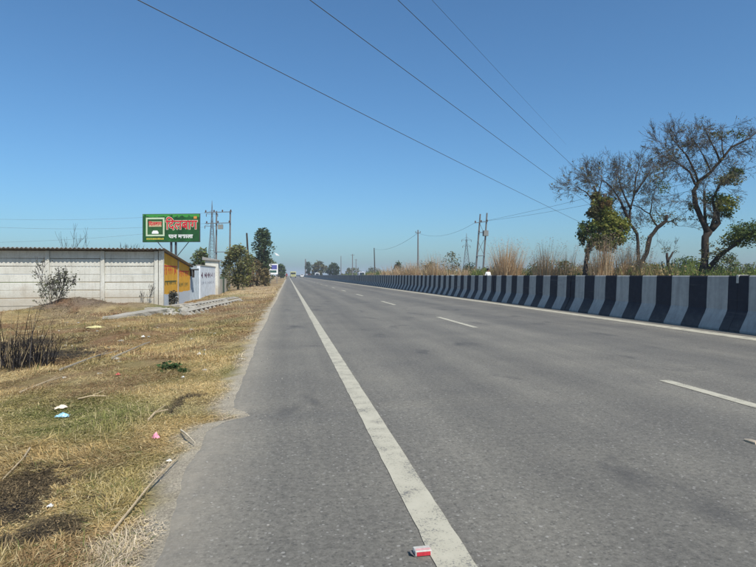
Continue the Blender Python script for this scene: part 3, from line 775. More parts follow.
# small pollarded stump
traced_tree('pollarded_tree', 'small pollarded stump with short twigs between the two big trees', 45.0,
    [([(669, 276), (669, 268), (667.5, 260), (667, 253)], .12, .07, .1), ([(668, 262), (671, 256), (673, 252)], .07, .05, .1)],
    [(667, 253, -4, -8, .2, .7, .014, 2, 3), (673, 252, 4, -6, .2, .7, .014, 2, 3), (667, 254, 4, -8, -.3, .7, .014, 1, 3)], [(670, 250, 7, 5, 60, 0, DULL)], 3)

# pole hidden among those trees, carrying the three wires that cross the road
STEEL = mat('pole_steel', (.16, .155, .15), .7, .25, 6, .1, 30, .3)
PCON = mat('pole_concrete', (.15, .14, .135), .9, .2, 4, .2, 30)
ANG = mat('galvanised_angle', (.13, .135, .145), .6, .3, 6, .1, 30, .3)
INS = mat('porcelain', (.09, .055, .04), .3, .2, 5, 0, 30, .5)
lp = G(605, 45, -.3)
pole = thing('utility_pole', lp, 'slim concrete pole hidden behind the creeper tree, end of the wires crossing the road', 'pole', 'utility poles')
MB().box((-.11, -.11, -.2), (.11, .11, 7.9)).build('shaft', PCON, pole)
wire_m = mat('wire', (.09, .095, .105), .6, .2, 5, 0)
def sag_wire(name, pts, r, label, group):
    """smooth hanging line through three points (extended beyond the last)"""
    a, b, c = pts; P = []
    for k in range(41):
        t = k / 40 * 2.0
        P.append(a * ((t - 1) * (t - 2) / 2) + b * (-t * (t - 2)) + c * (t * (t - 1) / 2))
    o = MB().tube([p - P[0] for p in P], r, 5).build(name, wire_m, None, P[0]); tag(o, label, 'wire', group); return o
WL = ['lowest of the overhead wires crossing the sky from the upper left', 'middle overhead wire crossing the sky, below the rightmost one', 'rightmost thick overhead wire slanting down to the bare trees']
for k, (ye, zh, px0, hh, sg) in enumerate(((234, 0, 138, 4.0, .42), (215, 0, 310, 5.5, .40), (195, 0, 398, 7.0, .38))):
    A = W(605, ye, 44.9)
    zc = hh / (275 / F); B = W(px0, 0, zc)
    mid_t = A.lerp(B, .5); mid_t.z -= .12
    # continue behind the viewer in the same vertical plane
    d = B - A; C = A + d * 2.0; C.z = B.z + (B.z - A.z) + .5
    sag_wire('overhead_wire', (A, B, C), .0085 if k else .0075, WL[k], 'wires crossing over the road')
    MB().tube([(0, 0, A.z - lp.z - .06), (0, -.18, A.z - lp.z - .02)], .035, 6).build('insulator', INS, pole)
A = W(548, 125, 40); B = W(432, 0, 12); d = B - A
sag_wire('overhead_wire', (A - d * .8, A - d * .0, B), .004, 'faint thin wire high in the sky above the thick rightmost wire', 'wires crossing over the road')

# two-legged pole structures and single poles
def bars(mb, a, b, w=.06):
    mb.tube([a, b], w * .5, 4)
def hframe(name, label, zc, L, Rr, arms, lat=False):
    base = G((L[0][0] + Rr[0][0]) / 2, zc, -.3)
    t = thing(name, base, label, 'pole'); off = Vector(base)
    for leg in (L, Rr):
        q = [W(x, y, zc) - off for x, y in leg]; q[0].z = -.2
        MB().tube(q, [.13, .09], 6).build('leg', PCON, t)
    for (x0, y0, x1, y1, ins) in arms:
        a = W(x0, y0, zc - .2) - off; b = W(x1, y1, zc - .2) - off
        c = MB(); c.tube([a, b], .06, 4); arm = c.build('cross_arm', ANG, t)
        for k in range(ins):
            p = a.lerp(b, (k + .15) / max(1, ins - .7))
            MB().tube([p + Vector((0, 0, .03)), p + Vector((0, 0, .16)), p + Vector((0, 0, .30))], [.05, .11, .04], 6).build('insulator', INS, arm)
    return t, off
hl, hlo = hframe('h_frame_pole', 'two-legged power pole with cross arms beside the lattice tower on the left', 70,
    [(216, 290), (216.5, 211)], [(229.5, 288), (230.3, 211)], [(204.5, 212.5, 232, 211.8, 4), (205, 223.5, 231, 222.8, 3), (214, 252, 230, 252, 0)])
m = MB(); m.box((-.5, -.35, 0), (.5, .35, .9)); m.tube([(-.3, 0, .9), (-.3, 0, 1.15)], .05, 6).tube([(.3, 0, .9), (.3, 0, 1.15)], .05, 6)
m.build('transformer', mat('transformer_grey', (.20, .21, .20), .6, .2, 5, .05), hl, W(220.5, 229, 69.6) - hlo).scale = (.6, .6, .6)
hr, hro = hframe('h_frame_pole', 'leaning two-legged power pole above the barrier right of the single poles', 74,
    [(474.5, 278), (480.3, 214)], [(482, 278), (487, 213)], [(474.5, 223, 488, 221.5, 3), (478, 232.5, 487.5, 232.5, 2), (476, 256, 485, 255.6, 0)])
m = MB(); bars(m, W(479, 222, 73.9) - hro, W(484, 233, 73.9) - hro); bars(m, W(477.5, 240, 73.9) - hro, W(484, 255, 73.9) - hro); bars(m, W(484, 240, 73.9) - hro, W(476.5, 255, 73.9) - hro); m.build('cross_brace', ANG, hr)
MB().box((-.3, -.3, 0), (.3, .3, .7)).build('switch_box', mat('transformer_grey', (.20, .21, .20)), hr, W(485.5, 236, 73.8) - hro)
def lattice(name, label, px, zc, ytop, wpx, arms, ybase=290):
    base = G(px, zc, -.3); t = thing(name, base, label, 'tower')
    top = W(px, ytop, zc).z + .3; hw = wpx / F * zc / 2
    wid = lambda z: hw * max(.16, 1 - .9 * min(1, z / (top * .78)))
    for sx_ in (-1, 1):
        for sy in (-1, 1):
            MB().tube([(sx_ * wid(0), sy * wid(0), -.2), (sx_ * wid(top * .75), sy * wid(top * .75), top * .75), (0, 0, top)], [.055, .045, .03], 4).build('leg', ANG, t)
    m = MB(); n = 11
    for k in range(n):
        z0, z1 = top * .86 * k / n, top * .86 * (k + 1) / n; w0, w1 = wid(z0), wid(z1)
        for (a, b) in (((-1, -1), (1, -1)), ((1, -1), (1, 1)), ((1, 1), (-1, 1)), ((-1, 1), (-1, -1))):
            m.tube([(a[0] * w0, a[1] * w0, z0), (b[0] * w1, b[1] * w1, z1)], .022, 3); m.tube([(b[0] * w0, b[1] * w0, z0), (a[0] * w1, a[1] * w1, z1)], .022, 3)
            m.tube([(a[0] * w1, a[1] * w1, z1), (b[0] * w1, b[1] * w1, z1)], .022, 3)
    m.build('bracing', ANG, t)
    for (y, hwid) in arms:
        z = W(px, y, zc).z + .3; hh = hwid / F * zc
        a = MB(); a.tube([(-hh, 0, z), (hh, 0, z)], .05, 4); a.tube([(-hh, 0, z), (0, 0, z + .7), (hh, 0, z)], .03, 4)
        arm = a.build('cross_arm', ANG, t)
        for s_ in (-1, 1): MB().tube([(s_ * hh * .95, 0, z - .04), (s_ * hh * .95, 0, z - .5)], .06, 5).build('insulator', INS, arm)
    t.rotation_euler = (0, 0, -TH)
    return t
lattice('lattice_tower', 'slender steel lattice tower behind the billboard and the white wall', 212, 105, 200.5, 9.5, [(214, 6), (226, 7.5)])
lattice('lattice_tower', 'distant faint steel lattice tower left of the leaning two-legged pole', 466.5, 150, 233, 9, [(240, 5), (246, 4)])
def single(label, px, zc, ytop, arm=0, r=.11, lean=0, m=PCON):
    base = G(px, zc, -.3); t = thing('utility_pole', base, label, 'pole', 'utility poles'); top = W(px, ytop, zc).z + .3
    MB().tube([(0, 0, -.2), (lean, 0, top)], [r * 1.3, r * .8], 7).build('shaft', m, t)
    if arm:
        a = MB().box((lean - arm, -.05, top - .55), (lean + arm, .05, top - .45)).build('cross_arm', ANG, t)
        for k in (-1, 0, 1): MB().tube([(lean + k * arm * .9, 0, top - .45), (lean + k * arm * .9, 0, top - .2)], .05, 5).build('insulator', INS, a)
    return t
single('tall single power pole with a short cross arm above the reeds', 418, 99, 230, .45, .13)
single('crooked dark power pole left of the tall single pole', 375, 165, 248, .0, .16, -.25, BARKD)
single('pale distant power pole left of the crooked pole', 352.5, 223, 254, .7, .18)
single('faint far pole right of the pale distant one, near the end of the barrier', 356, 290, 259, .6, .18)
single('thin far pole at the right edge of the far trees', 341, 300, 256, 0, .2)
single('faraway grey mast left of the far trees by the road end', 305.5, 420, 259, 0, .5)
single('dead leaning pole between the leafy tree and the tall dark tree', 250, 62, 233, 0, .11, -.35, BARKD)
single('slanting stay pole behind the shed roof beside the bare sapling', 52, 33, 252, 0, .06, 1.15, BARKD)

def hang(label, A, B, sag, r=.02, group='wires between the poles'):
    M_ = A.lerp(B, .5); M_.z -= sag
    P = [A * (1 - t) * (1 - t) + (M_ * 2 - A * .5 - B * .5) * (2 * t * (1 - t)) + B * t * t for t in np.linspace(0, 1, 17)]
    o = MB().tube([p - P[0] for p in P], r, 4).build('power_wire', wire_m, None, P[0]); tag(o, label, 'wire', group); return o
hang('upper wire from the leaning two-legged pole towards the bare trees', W(487, 220.5, 73.8), W(790, 143, 38), .3, .013)
hang('lower wire from the leaning two-legged pole towards the bare trees', W(480, 221.5, 73.8), W(790, 158, 36), .5, .013)
hang('wire between the tall single pole and the leaning two-legged pole', W(418, 233, 99), W(476, 222, 74), 1.1, .014)
hang('wire between the crooked pole and the tall single pole', W(374, 249, 165), W(418, 233, 99), 1.2, .02)
hang('highest faint wire over the shed running left from the lattice tower', W(206, 213, 105), W(-60, 217, 92), .8, .016)
hang('middle faint wire over the shed running left from the power poles', W(205, 223.5, 70), W(-60, 224, 62), .6, .012)
hang('lowest faint wire just above the shed roof on the left', W(212, 226, 105), W(-60, 243, 92), .8, .016)

# ================================================================== RIGHT SIDE: REEDS, SCRUB, BUSHES
REED = [(.44, .31, .17), (.52, .38, .22), (.36, .24, .13), (.56, .43, .27), (.42, .27, .15)]
REEDS = [(428, 62, 259, 70, 'short'), (436, 60, 252, 90, 'mid'), (449, 58, 263, 60, 'x'), (463, 56, 266, 50, 'x'), (499, 46, 250, 90, ''), (505, 45, 239, 150, ''), (513, 47, 246, 110, ''), (540, 42, 252, 80, ''), (547, 41, 237, 80, ''),
         (566, 41, 243, 40, ''), (598, 33, 238, 60, ''), (604, 33, 228, 60, ''), (620, 34, 246, 70, ''), (628, 34, 238, 80, ''), (638, 34, 248, 90, ''), (405, 72, 262, 110, ''), (414, 70, 260, 110, ''), (395, 80, 264, 90, ''), (388, 85, 266, 80, '')]
RL = ['low tan reed clump at the left end of the tall reeds', 'slim tan reed clump near the tall single pole', 'low wispy reed clump left of the distant lattice tower', 'low wispy reed clump just below the distant lattice tower',
      'left clump of the broad brown reeds right of the leaning pole', 'tallest middle clump of the broad brown reeds right of the leaning pole', 'right clump of the broad brown reeds right of the leaning pole', 'low reed clump left of the lone leaning plume', 'lone tall leaning reed plume in the gap before the bare trees',
      'thin wispy reed just left of the creeper tree', 'left half of the brown reeds in front of the creeper tree', 'tall brown reeds hanging in front of the creeper foliage', 'brown reeds between the creeper tree and the bare tree', 'tall brown reeds in front of the bare tree stems', 'short brown reeds at the right foot of the bare tree',
      'reddish reed clump just left of the tall single pole', 'reddish reed clump at the foot of the tall single pole', 'tan reed clump behind the barrier further left', 'leftmost low tan reed clump above the barrier']
for k, ((px, zc, yt, n, _), lb) in enumerate(zip(REEDS, RL)):
    b = G(px, zc, -.3); h = W(px, yt, zc).z + .3
    wide = .55 + .012 * zc
    tuft('reed_clump', b, lb, 'reeds', 'dry reed clumps across the road', h, int(n * 2.0), REED, wide, .010 + .00022 * zc, 100 + k, (.05 if k in (8, 6) else random.uniform(-.03, .06), 0), .4)

# low roadside scrub across the road: uncountable stems and leaves
def scrub(name, label, x0, x1, y0, y1, n, hmin, hmax, cols, seed, leafy=.5, wdt=.02, zb=-.4, hf=None, gthr=.47):
    r = np.random.default_rng(seed)
    y = y0 + (y1 - y0) * r.uniform(0, 1, n) ** 1.6; x = r.uniform(x0, x1, n)
    dens = fbm(x, y, .22, seed, 3); keep = dens > .36; x, y, dens = x[keep], y[keep], dens[keep]; n = len(x)
    h = (hmin + (hmax - hmin) * np.clip((dens - .3) * 2.2, 0, 1)) * r.uniform(.55, 1.1, n)
    if hf is not None: h = h * hf(x, y)
    z = gz(x, y) - .05
    a = r.uniform(0, 2 * np.pi, n); dx = np.cos(a) * h * .25; dy = np.sin(a) * h * .25; w = wdt * (1 + y / 40)
    b = np.stack([x, y, z], 1); tip = np.stack([x + dx, y + dy, z + h], 1)
    sd_ = np.stack([np.cos(a * 3.3), np.sin(a * 3.3), a * 0], 1) * w[:, None]
    mid = (b + tip) / 2 + np.stack([dx, dy, 0 * dx], 1) * -.12
    v = np.stack([b - sd_, b + sd_, mid + sd_, tip, mid - sd_], 1).reshape(-1, 3)
    k = np.arange(n)[:, None] * 5
    f = np.concatenate([np.concatenate([k, k + 1, k + 2], 1), np.concatenate([k, k + 2, k + 4], 1), np.concatenate([k + 4, k + 2, k + 3], 1)])
    gsel = fbm(x, y, .12, seed + 4, 2)
    cg = pal(n, GREENS + [(.16, .20, .045), (.20, .22, .06), (.14, .18, .04)], seed); cd = pal(n, cols, seed + 1)
    c = np.where((gsel + r.normal(size=n) * .06 + sstep(13, 30, 30 - (y - 12)) * .0 > gthr)[:, None], cg, cd)
    o = stuff(link(name, np_mesh(name, v, f, np.repeat(c, 5, 0), STRAW))); o['label'] = label; o['category'] = 'scrub'
    if leafy:
        m_ = int(n * leafy); idx = r.choice(n, m_, False)
        t_ = r.uniform(.4, 1, (m_, 3, 1)); P = (b[idx][:, None] * (1 - t_) + tip[idx][:, None] * t_ + r.normal(size=(m_, 3, 3)) * .09).reshape(-1, 3)
        lm = leaf_mesh(name + '_leaves', P, .15, np.repeat(c[idx], 3, 0), seed, .6)
        lo = link('leaves', lm, o); lo['kind'] = 'stuff'
    return o
scrub('roadside_scrub', 'low mixed green and tan scrub growing behind the striped barrier', 19.2, 27, 12, 160, 70000, 1.0, 2.25, [(.30, .23, .11), (.36, .27, .14), (.22, .16, .08), (.17, .16, .06)], 77)
scrub('far_scrub', 'hazy belt of far scrub along the horizon across the road', 27, 90, 25, 330, 36000, 1.2, 3.0, [(.22, .19, .09), (.13, .14, .055), (.10, .11, .045)], 78, .6, .05)

scrub('dry_reed_belt', 'tangled belt of dry tan grass behind the far part of the barrier', 19.5, 24, 34, 150, 16000, 1.2, 2.7, REED, 79, .35, .012, gthr=.62)
def bush(px, zc, yt, wpx, label, cols=GREENS, n=1500, ls=.16, seed=1, name='bush', clumps=11, th=.1, cat='bush', base=-.3, group=None, narrow=1.0):
    b = G(px, zc, base); h = W(px, yt, zc).z - base
    return leafy_tree(name, b, h, wpx / F * zc, label, cat, group, cols, th, n, ls, seed, clumps, narrow)
FB = 'bushes across the road'
bush(561, 44, 261, 34, 'green bush left of the creeper tree foot', GREENS + YELG, 1500, .16, 31, group=FB)
bush(536, 46, 263, 22, 'small green bush between the reed clumps', GREENS, 900, .16, 32, group=FB)
bush(651, 52, 264, 34, 'low bright green bush right of the bare tree', YELG, 1200, .16, 33, group=FB)
bush(686, 60, 257, 26, 'dark rounded bush left of the tallest crooked tree', DARKG + GREENS, 1500, .2, 34, group=FB)
bush(696, 50, 260, 26, 'light green bush right behind the foot of the tallest crooked tree', YELG + GREENS, 1300, .17, 35, group=FB)
bush(728, 48, 254, 34, 'broad dull green bush right of the tallest crooked tree', DULL + GREENS, 1800, .17, 36, group=FB)
bush(750, 70, 264, 30, 'low hazy bush at the right picture edge', DULL, 900, .22, 37, group=FB)
bush(668, 75, 263, 30, 'low far bush behind the pollarded stump', GREENS, 900, .24, 38, group=FB)
bush(452, 70, 251, 18, 'thin grey leafed tree behind the reeds left of the distant tower', DULL, 520, .2, 39, 'small_tree', 8, .35, 'tree')
bush(470, 80, 264, 24, 'dark low bush under the distant lattice tower', DARKG, 900, .25, 40, group=FB)
bush(398, 120, 262, 10, 'small dark round tree left of the reddish reeds', DARKG, 900, .35, 41, 'small_tree', 9, .15, 'tree')
bush(429, 110, 263, 12, 'small dark tree right of the tall single pole', DARKG, 900, .35, 42, 'small_tree', 9, .15, 'tree')
bush(334, 230, 263.5, 15, 'dark broad tree by the far barrier end', DARKG, 1800, .6, 43, 'roadside_tree', 12, .2, 'tree')
bush(318, 260, 262, 18, 'large dusty olive tree beyond the far barrier end', DULL, 2000, .7, 44, 'roadside_tree', 14, .2, 'tree')
bush(308.5, 300, 262, 6, 'narrow dark far tree left of the dusty olive tree', DARKG, 900, .7, 45, 'roadside_tree', 8, .2, 'tree')
bush(372, 330, 269, 26, 'low far shrubs between the distant poles', DULL, 900, .8, 46, group=FB)
bush(352, 300, 268, 18, 'low far dusty bush under the pale distant pole', DULL, 900, .8, 47, group=FB)
for k, (px, wp) in enumerate(((585, 60), (640, 70), (715, 60), (505, 70), (430, 80))):
    bush(px, 300 + 20 * k, 268, wp, ['far hazy grove behind the creeper tree', 'far hazy grove behind the bare tree', 'far hazy grove behind the tallest crooked tree', 'far hazy grove behind the broad brown reeds', 'far hazy grove behind the tall single pole'][k], DULL + DARKG, 2200, 1.0, 60 + k, 'tree_grove', 18, .1, 'grove')

# ================================================================== LEFT SIDE: TREES AND BUSHES
bush(238.5, 49, 245, 30, 'leafy roadside tree with a short dark trunk beyond the white wall', DULL + [(.24, .23, .075), (.19, .20, .06)], 4600, .19, 51, 'leafy_tree', 20, .22, 'tree')
bush(263, 78, 227.5, 11, 'tall dark narrow tree rising behind the roadside bushes', DARKG, 3200, .3, 52, 'tall_tree', 16, .3, 'tree', narrow=1.3)
bush(201, 60, 249, 17, 'pale round treetop showing above the white wall', DULL + GREENS, 1800, .24, 53, 'garden_tree', 11, .35, 'tree')
bush(256, 70, 259, 15, 'brownish bush under the tall dark tree', [(.16, .12, .06), (.12, .11, .05), (.2, .14, .075)], 1700, .22, 54, 'roadside_bush')
bush(263, 88, 259, 12, 'green bush right behind the brownish bush', GREENS, 1500, .26, 55, 'roadside_bush')
bush(269, 120, 258, 9, 'round green tree above the white roadside board', GREENS + DULL, 1500, .34, 56, 'roadside_tree', 11, .2, 'tree')
bush(281, 190, 264, 9, 'far green tree right of the white roadside board', GREENS + DARKG, 1500, .5, 57, 'roadside_tree', 11, .2, 'tree')
bush(249, 62, 262, 14, 'reddish dry bush beside the leafy roadside tree', [(.17, .10, .06), (.13, .10, .05), (.21, .13, .08)], 1200, .2, 58, 'roadside_bush')
bush(225, 46, 268, 10, 'straggly low bush at the foot of the gate pillar', DULL, 700, .14, 59, 'roadside_bush')
bush(265, 66, 268, 12, 'low tan bush along the verge before the white board', [(.22, .17, .08), (.17, .14, .06)], 900, .2, 48, 'roadside_bush')
bush(173, 24.6, 291, 9, 'dry grey bush against the lower yellow wall', [(.10, .10, .08), (.14, .13, .10)], 700, .08, 49, 'wall_bush')

# bare sapling behind the shed, leafy sapling in front of it
def sapling(name, base, label, stems, h, lv, leafn, cols, seed, m=TWIG, r0=.03, ls=.11, spread=.6):
    random.seed(seed); t = thing(name, base, label, 'sapling'); mb = MB(); tips = []
    for k in range(stems):
        d = Vector((random.uniform(-spread, spread), random.uniform(-spread, spread), 1))
        grow(mb, tips, Vector((random.uniform(-.1, .1), random.uniform(-.1, .1), -.1)), d, h * random.uniform(.6, .8), r0, lv, .1, .6, 3, .12)
    mb.build('stem', m, t)
    if leafn:
        tp = np.array([tuple(q) for q in tips]); r = np.random.default_rng(seed)
        P = tp[r.integers(0, len(tp), leafn)] + r.normal(size=(leafn, 3)) * .07
        link('foliage', leaf_mesh('foliage', P, ls, pal(leafn, cols, seed), seed, .5), t)
    return t
sapling('bare_sapling', G(72, 36, -.3), 'leafless grey sapling standing up behind the shed roof', 3, 2.9, 3, 0, DULL, 5, TWIG, .035, spread=.25)
sapling('leafy_sapling', G(52, 20.3, -.2), 'straggly leafy sapling growing in front of the cream panel wall', 4, 1.25, 3, 620, [(.11, .115, .07), (.14, .14, .085), (.09, .10, .05)], 6, TWIG, .014, .085, .5)
sapling('dry_sapling', G(146, 22.8, -.25), 'small dry sapling against the last cream panel before the corner', 2, .8, 2, 12, DULL, 8, TWIG, .01, .07, .4)
tuft('roof_grass', W(126, 249, 25.4) + Vector((0, 0, -.02)), 'row of dark grass stalks above the right end of the shed roof', 'grass', None, .34, 26, [(.05, .05, .045)], 1.6, .012, 9)

# burnt shrub on the left edge
STRAWM = mat('dead_stem', (.26, .20, .12), .9, .3, 20, .2, 40, .2)
def burnt_shrub():
    random.seed(12); zc = 8.3; b = G(14, zc, float(gz(G(14, zc).x, G(14, zc).y)))
    t = thing('burnt_shrub', b, 'blackened burnt shrub of upright charred stalks at the left picture edge', 'shrub')
    for k in range(290):
        a = random.uniform(0, 6.28); rr = .52 * math.sqrt(random.random()); L = random.uniform(.18, .5) if k > 34 else random.uniform(.5, .98)
        p = Vector((math.cos(a) * rr, math.sin(a) * rr * .7, -.05)); d = Vector((math.cos(a) * .32 * rr + random.uniform(-.16, .16), random.uniform(-.2, .2), 1)).normalized()
        m = MB(); q1 = p + d * L * .5 + rv_(.035); q2 = p + d * L + rv_(.07)
        m.tube([p, q1, q2], [.0065, .005, .002], 4)
        if random.random() < .5: m.tube([q1, q1 + (d + rv_(.7)).normalized() * L * .35], [.004, .002], 3)
        m.build('stalk', BURNTM if random.random() < .7 else (TWIG if random.random() < .6 else STRAWM), t)
    return t
burnt_shrub()

# ================================================================== VERGE GRASS (stuff)
def grass(name, label, N, y0, y1, ypow, L0, L1, wd, lay, seed, xmin=-9, dens=1.0, edge_gap=.12):
    r = np.random.default_rng(seed)
    u = r.uniform(0, 1, N); y = y0 * (y1 / y0) ** u if ypow == 'log' else y0 + (y1 - y0) * u
    # spread over the strip that lies left of the road
    e = edge_x(y)
    wl_ = np.minimum(.70 * y * .62 + 1.4, -xmin)            # visible width grows with distance
    x = e - edge_gap - r.uniform(0, 1, N) ** 1.15 * wl_
    n2 = fbm(x, y, 1.7, 71, 3); keep = (n2 + r.normal(size=N) * .09) > (.30 if lay >= 1 else .43)
    d = e - x
    keep &= r.uniform(0, 1, N) < sstep(.10 if lay >= 1 else .02, .30 if lay >= 1 else .38, d + (fbm(x, y, 2.5, 72, 3) - .5) * .5)
    keep &= ~((x > -.2) | ((y > CY - .15) & (x < CX + .2)))
    x, y = x[keep], y[keep]; n = len(x)
    z = gz(x, y)
    c = land_cols(x, y)
    burnt = c.sum(1) < .26
    kb = ~(burnt & (r.uniform(0, 1, n) < .35)); x, y, z, c, burnt = x[kb], y[kb], z[kb], c[kb], burnt[kb]; n = len(x)
    c = c * r.uniform(.62, 1.5, (n, 1)) * np.array([1.10, 1.05, .98])
    sb_ = burnt & (r.uniform(0, 1, n) < .38); c[sb_] = np.array([.30, .22, .12]) * r.uniform(.5, 1.2, (int(sb_.sum()), 1))
    pale = r.uniform(0, 1, n) < .20; c[pale & ~burnt] = np.array([.60, .49, .27]) * r.uniform(.7, 1.15, (int((pale & ~burnt).sum()), 1))
    gr = (r.uniform(0, 1, n) < .06) & ~burnt; c[gr] = np.array([.13, .16, .05]) * r.uniform(.7, 1.3, (int(gr.sum()), 1))
    tall = .45 + .75 * sstep(.4, .7, fbm(x, y, 2.2, 73, 3))
    L = r.uniform(L0, L1, n) * tall
    a = r.uniform(0, 2 * np.pi, n) * .75 + fbm(x, y, .9, 74, 2) * 7
    el = np.where(r.uniform(0, 1, n) < lay, r.uniform(.02, .38, n), r.uniform(.5, 1.35, n))
    d1 = np.stack([np.cos(a) * np.cos(el), np.sin(a) * np.cos(el), np.sin(el)], 1)
    a2 = a + r.normal(size=n) * .6; el2 = el - r.uniform(0, .7, n)
    d2 = np.stack([np.cos(a2) * np.cos(el2), np.sin(a2) * np.cos(el2), np.sin(el2)], 1)
    b = np.stack([x, y, z + r.uniform(-.004, .02, n)], 1)
    mid = b + d1 * (L * .55)[:, None]; tip = mid + d2 * (L * .45)[:, None]
    tip[:, 2] = np.maximum(tip[:, 2], z + .002)
    sd_ = np.stack([-np.sin(a), np.cos(a), r.uniform(-.4, .4, n)], 1) * (wd * r.uniform(.6, 1.4, n) * (1 + .10 * np.maximum(y - 3, 0)))[:, None]
    v = np.stack([b - sd_, b + sd_, mid + sd_ * .7, mid - sd_ * .7, tip], 1).reshape(-1, 3)
    k = np.arange(n)[:, None] * 5
    f = np.concatenate([np.concatenate([k, k + 1, k + 2], 1), np.concatenate([k, k + 2, k + 3], 1), np.concatenate([k + 3, k + 2, k + 4], 1)])
    o = stuff(link(name, np_mesh(name, v, f, np.repeat(c, 5, 0), STRAW))); o['label'] = label; o['category'] = 'grass'
    return o
grass('dry_grass', 'matted dry straw coloured grass covering the road verge', 300000, 1.75, 8.5, 'log', .035, .10, .0017, .90, 201)
grass('straw_litter', 'short broken straw lying flat between the grass of the near verge', 330000, 1.75, 9.5, 'log', .018, .05, .0017, 1.0, 203, edge_gap=.03)
grass('mid_straw_litter', 'broken straw lying flat on the verge below the burnt shrub and beyond', 130000, 8.5, 30, 'log', .03, .08, .0022, 1.0, 204, -12, edge_gap=.05)
grass('far_dry_grass', 'brown and straw coloured grass on the verge towards the shed', 180000, 8.0, 60, 'log', .05, .15, .0022, .82, 202, -13)

# ================================================================== SMALL THINGS ON THE LEFT VERGE
def on_ground(px, py, dz=0.0):
    z = -.15
    for _ in range(6):
        zc = F * (H - z) / (py - 275); p = G(px, zc); z = float(gz(p.x, p.y)) if p.x < float(edge_x(p.y)) else 0.0
    return Vector((p.x, p.y, z + dz))
PSC = mat('old_pole_concrete', (.34, .315, .265), .92, .25, 4, .4, 25)
def ladder_pole(a, b, label, w=.40, th=.13, n=14, tip=.75, roll=0):
    """prestressed concrete pole with rectangular openings, lying down"""
    d = b - a; L = d.length
    t = thing('concrete_pole', a, label, 'concrete pole', 'old concrete poles lying on the verge'); t.rotation_euler = d.to_track_quat('X', 'Z').to_euler()
    M = Matrix.Rotation(roll, 4, 'X')
    for s_ in (-1, 1):
        m = MB(); b0 = len(m.v)
        for x, k in ((0, 1), (L, tip)):
            for y, z in ((s_ * w / 2 * k - s_ * .09, 0), (s_ * w / 2 * k, 0), (s_ * w / 2 * k, th), (s_ * w / 2 * k - s_ * .09, th)): m.v.append(tuple(M @ Vector((x, y, z))))
        m.f += [(0, 1, 2, 3), (4, 5, 6, 7), (0, 1, 5, 4), (1, 2, 6, 5), (2, 3, 7, 6), (3, 0, 4, 7)]
        m.build('chord', PSC, t)
    for k in range(n + 1):
        x = L * k / n; kw = 1 + (tip - 1) * k / n; h_ = w / 2 * kw - .085
        ww_ = .32 if k in (0, n) else .13
        x0 = min(max(x - ww_ / 2, 0), L - ww_)
        MB().box((x0, -h_, .012), (x0 + ww_, h_, th - .012), M).build('rung', PSC, t)
    return t
a = on_ground(186, 315, -.06); b = on_ground(241, 300, -.04); ladder_pole(a, b, 'pale concrete pole with rectangular holes lying nearest the road', .40, .14, 15, .8, R(38))
a = on_ground(188, 310, -.02); b = on_ground(226, 302, .0); ladder_pole(a, b, 'concrete pole with rectangular holes lying just behind the nearest one', .40, .14, 12, .85, R(25))
a = on_ground(200, 305, -.03); b = on_ground(236, 299, -.03); ladder_pole(a, b, 'farthest of the concrete poles lying beside the white wall', .36, .14, 12, .85, R(10))
def slab(a, b, w, th, label, name='concrete_slab', m=CONC2, tilt=0):
    d = b - a; L = d.length; r = random.Random(int(L * 1000))
    mb = MB(); n = 8
    prof_ = [(-w / 2 + r.uniform(-.05, .05), 0), (w / 2 + r.uniform(-.05, .05), 0), (w / 2, th), (-w / 2, th)]
    o0 = len(mb.v)
    for k in range(n + 1):
        for (y, z) in prof_: mb.v.append((L * k / n, y * (1 + r.uniform(-.10, .10)), z + (r.uniform(-.015, .015) if z > 0 else 0)))
    for k in range(n):
        for q in range(4):
            i0 = o0 + k * 4 + q; i1 = o0 + k * 4 + (q + 1) % 4; mb.f.append((i0, i1, i1 + 4, i0 + 4))
    mb.f += [(0, 1, 2, 3), (n * 4 + 3, n * 4 + 2, n * 4 + 1, n * 4)]
    o = mb.build(name, m, None, a); o.rotation_euler = d.to_track_quat('X', 'Z').to_euler(); o.rotation_euler.x += tilt
    return tag(o, label, 'slab')
slab(on_ground(110, 319, -.09), on_ground(166, 311, -.05), .5, .16, 'long pale concrete slab lying in front of the shed corner')
slab(on_ground(150, 311, -.06), on_ground(192, 305, -.05), .4, .14, 'short broken slab between the shed corner and the concrete poles')
# broken concrete and stones
def rock(loc, s, label, m, seed, name='rubble_stone', group='broken concrete rubble by the shed', cat='stone'):
    r = np.random.default_rng(seed); bm_ = bmesh.new(); bmesh.ops.create_icosphere(bm_, subdivisions=1, radius=1)
    for v in bm_.verts: v.co = Vector((v.co.x * s[0], v.co.y * s[1], v.co.z * s[2])) * float(r.uniform(.72, 1.18))
    me = bpy.data.meshes.new(name); bm_.to_mesh(me); bm_.free(); me.materials.append(m)
    o = link(name, me, None, loc); o.rotation_euler = (0, 0, float(r.uniform(0, 6))); return tag(o, label, cat, group)
rr = random.Random(4)
for k in range(26):
    px = rr.uniform(164, 196); py = 316 - (px - 164) * .20 + rr.uniform(-6, 3)
    s = rr.uniform(.08, .22)
    rock(on_ground(px, py, s * .2), (s * 1.3, s, s * .6), 'pale lump of broken concrete in the heap between the shed and the concrete poles', PSC, 300 + k)
rr = random.Random(8)
for k in range(34):
    px = rr.uniform(20, 215); py = rr.uniform(322, 380); s = rr.uniform(.02, .05)
    rock(on_ground(px, py, s * .2), (s * 1.3, s, s * .6), 'small pale stone lying in the dry grass of the verge', CONC2, 400 + k, 'verge_stone', 'stones in the dry grass')
GRIT = mat('road_grit', (.30, .28, .25), .9, .3, 8, .3, 40); GRITD = mat('dark_grit', (.12, .11, .10), .9, .3, 8, .3, 40)
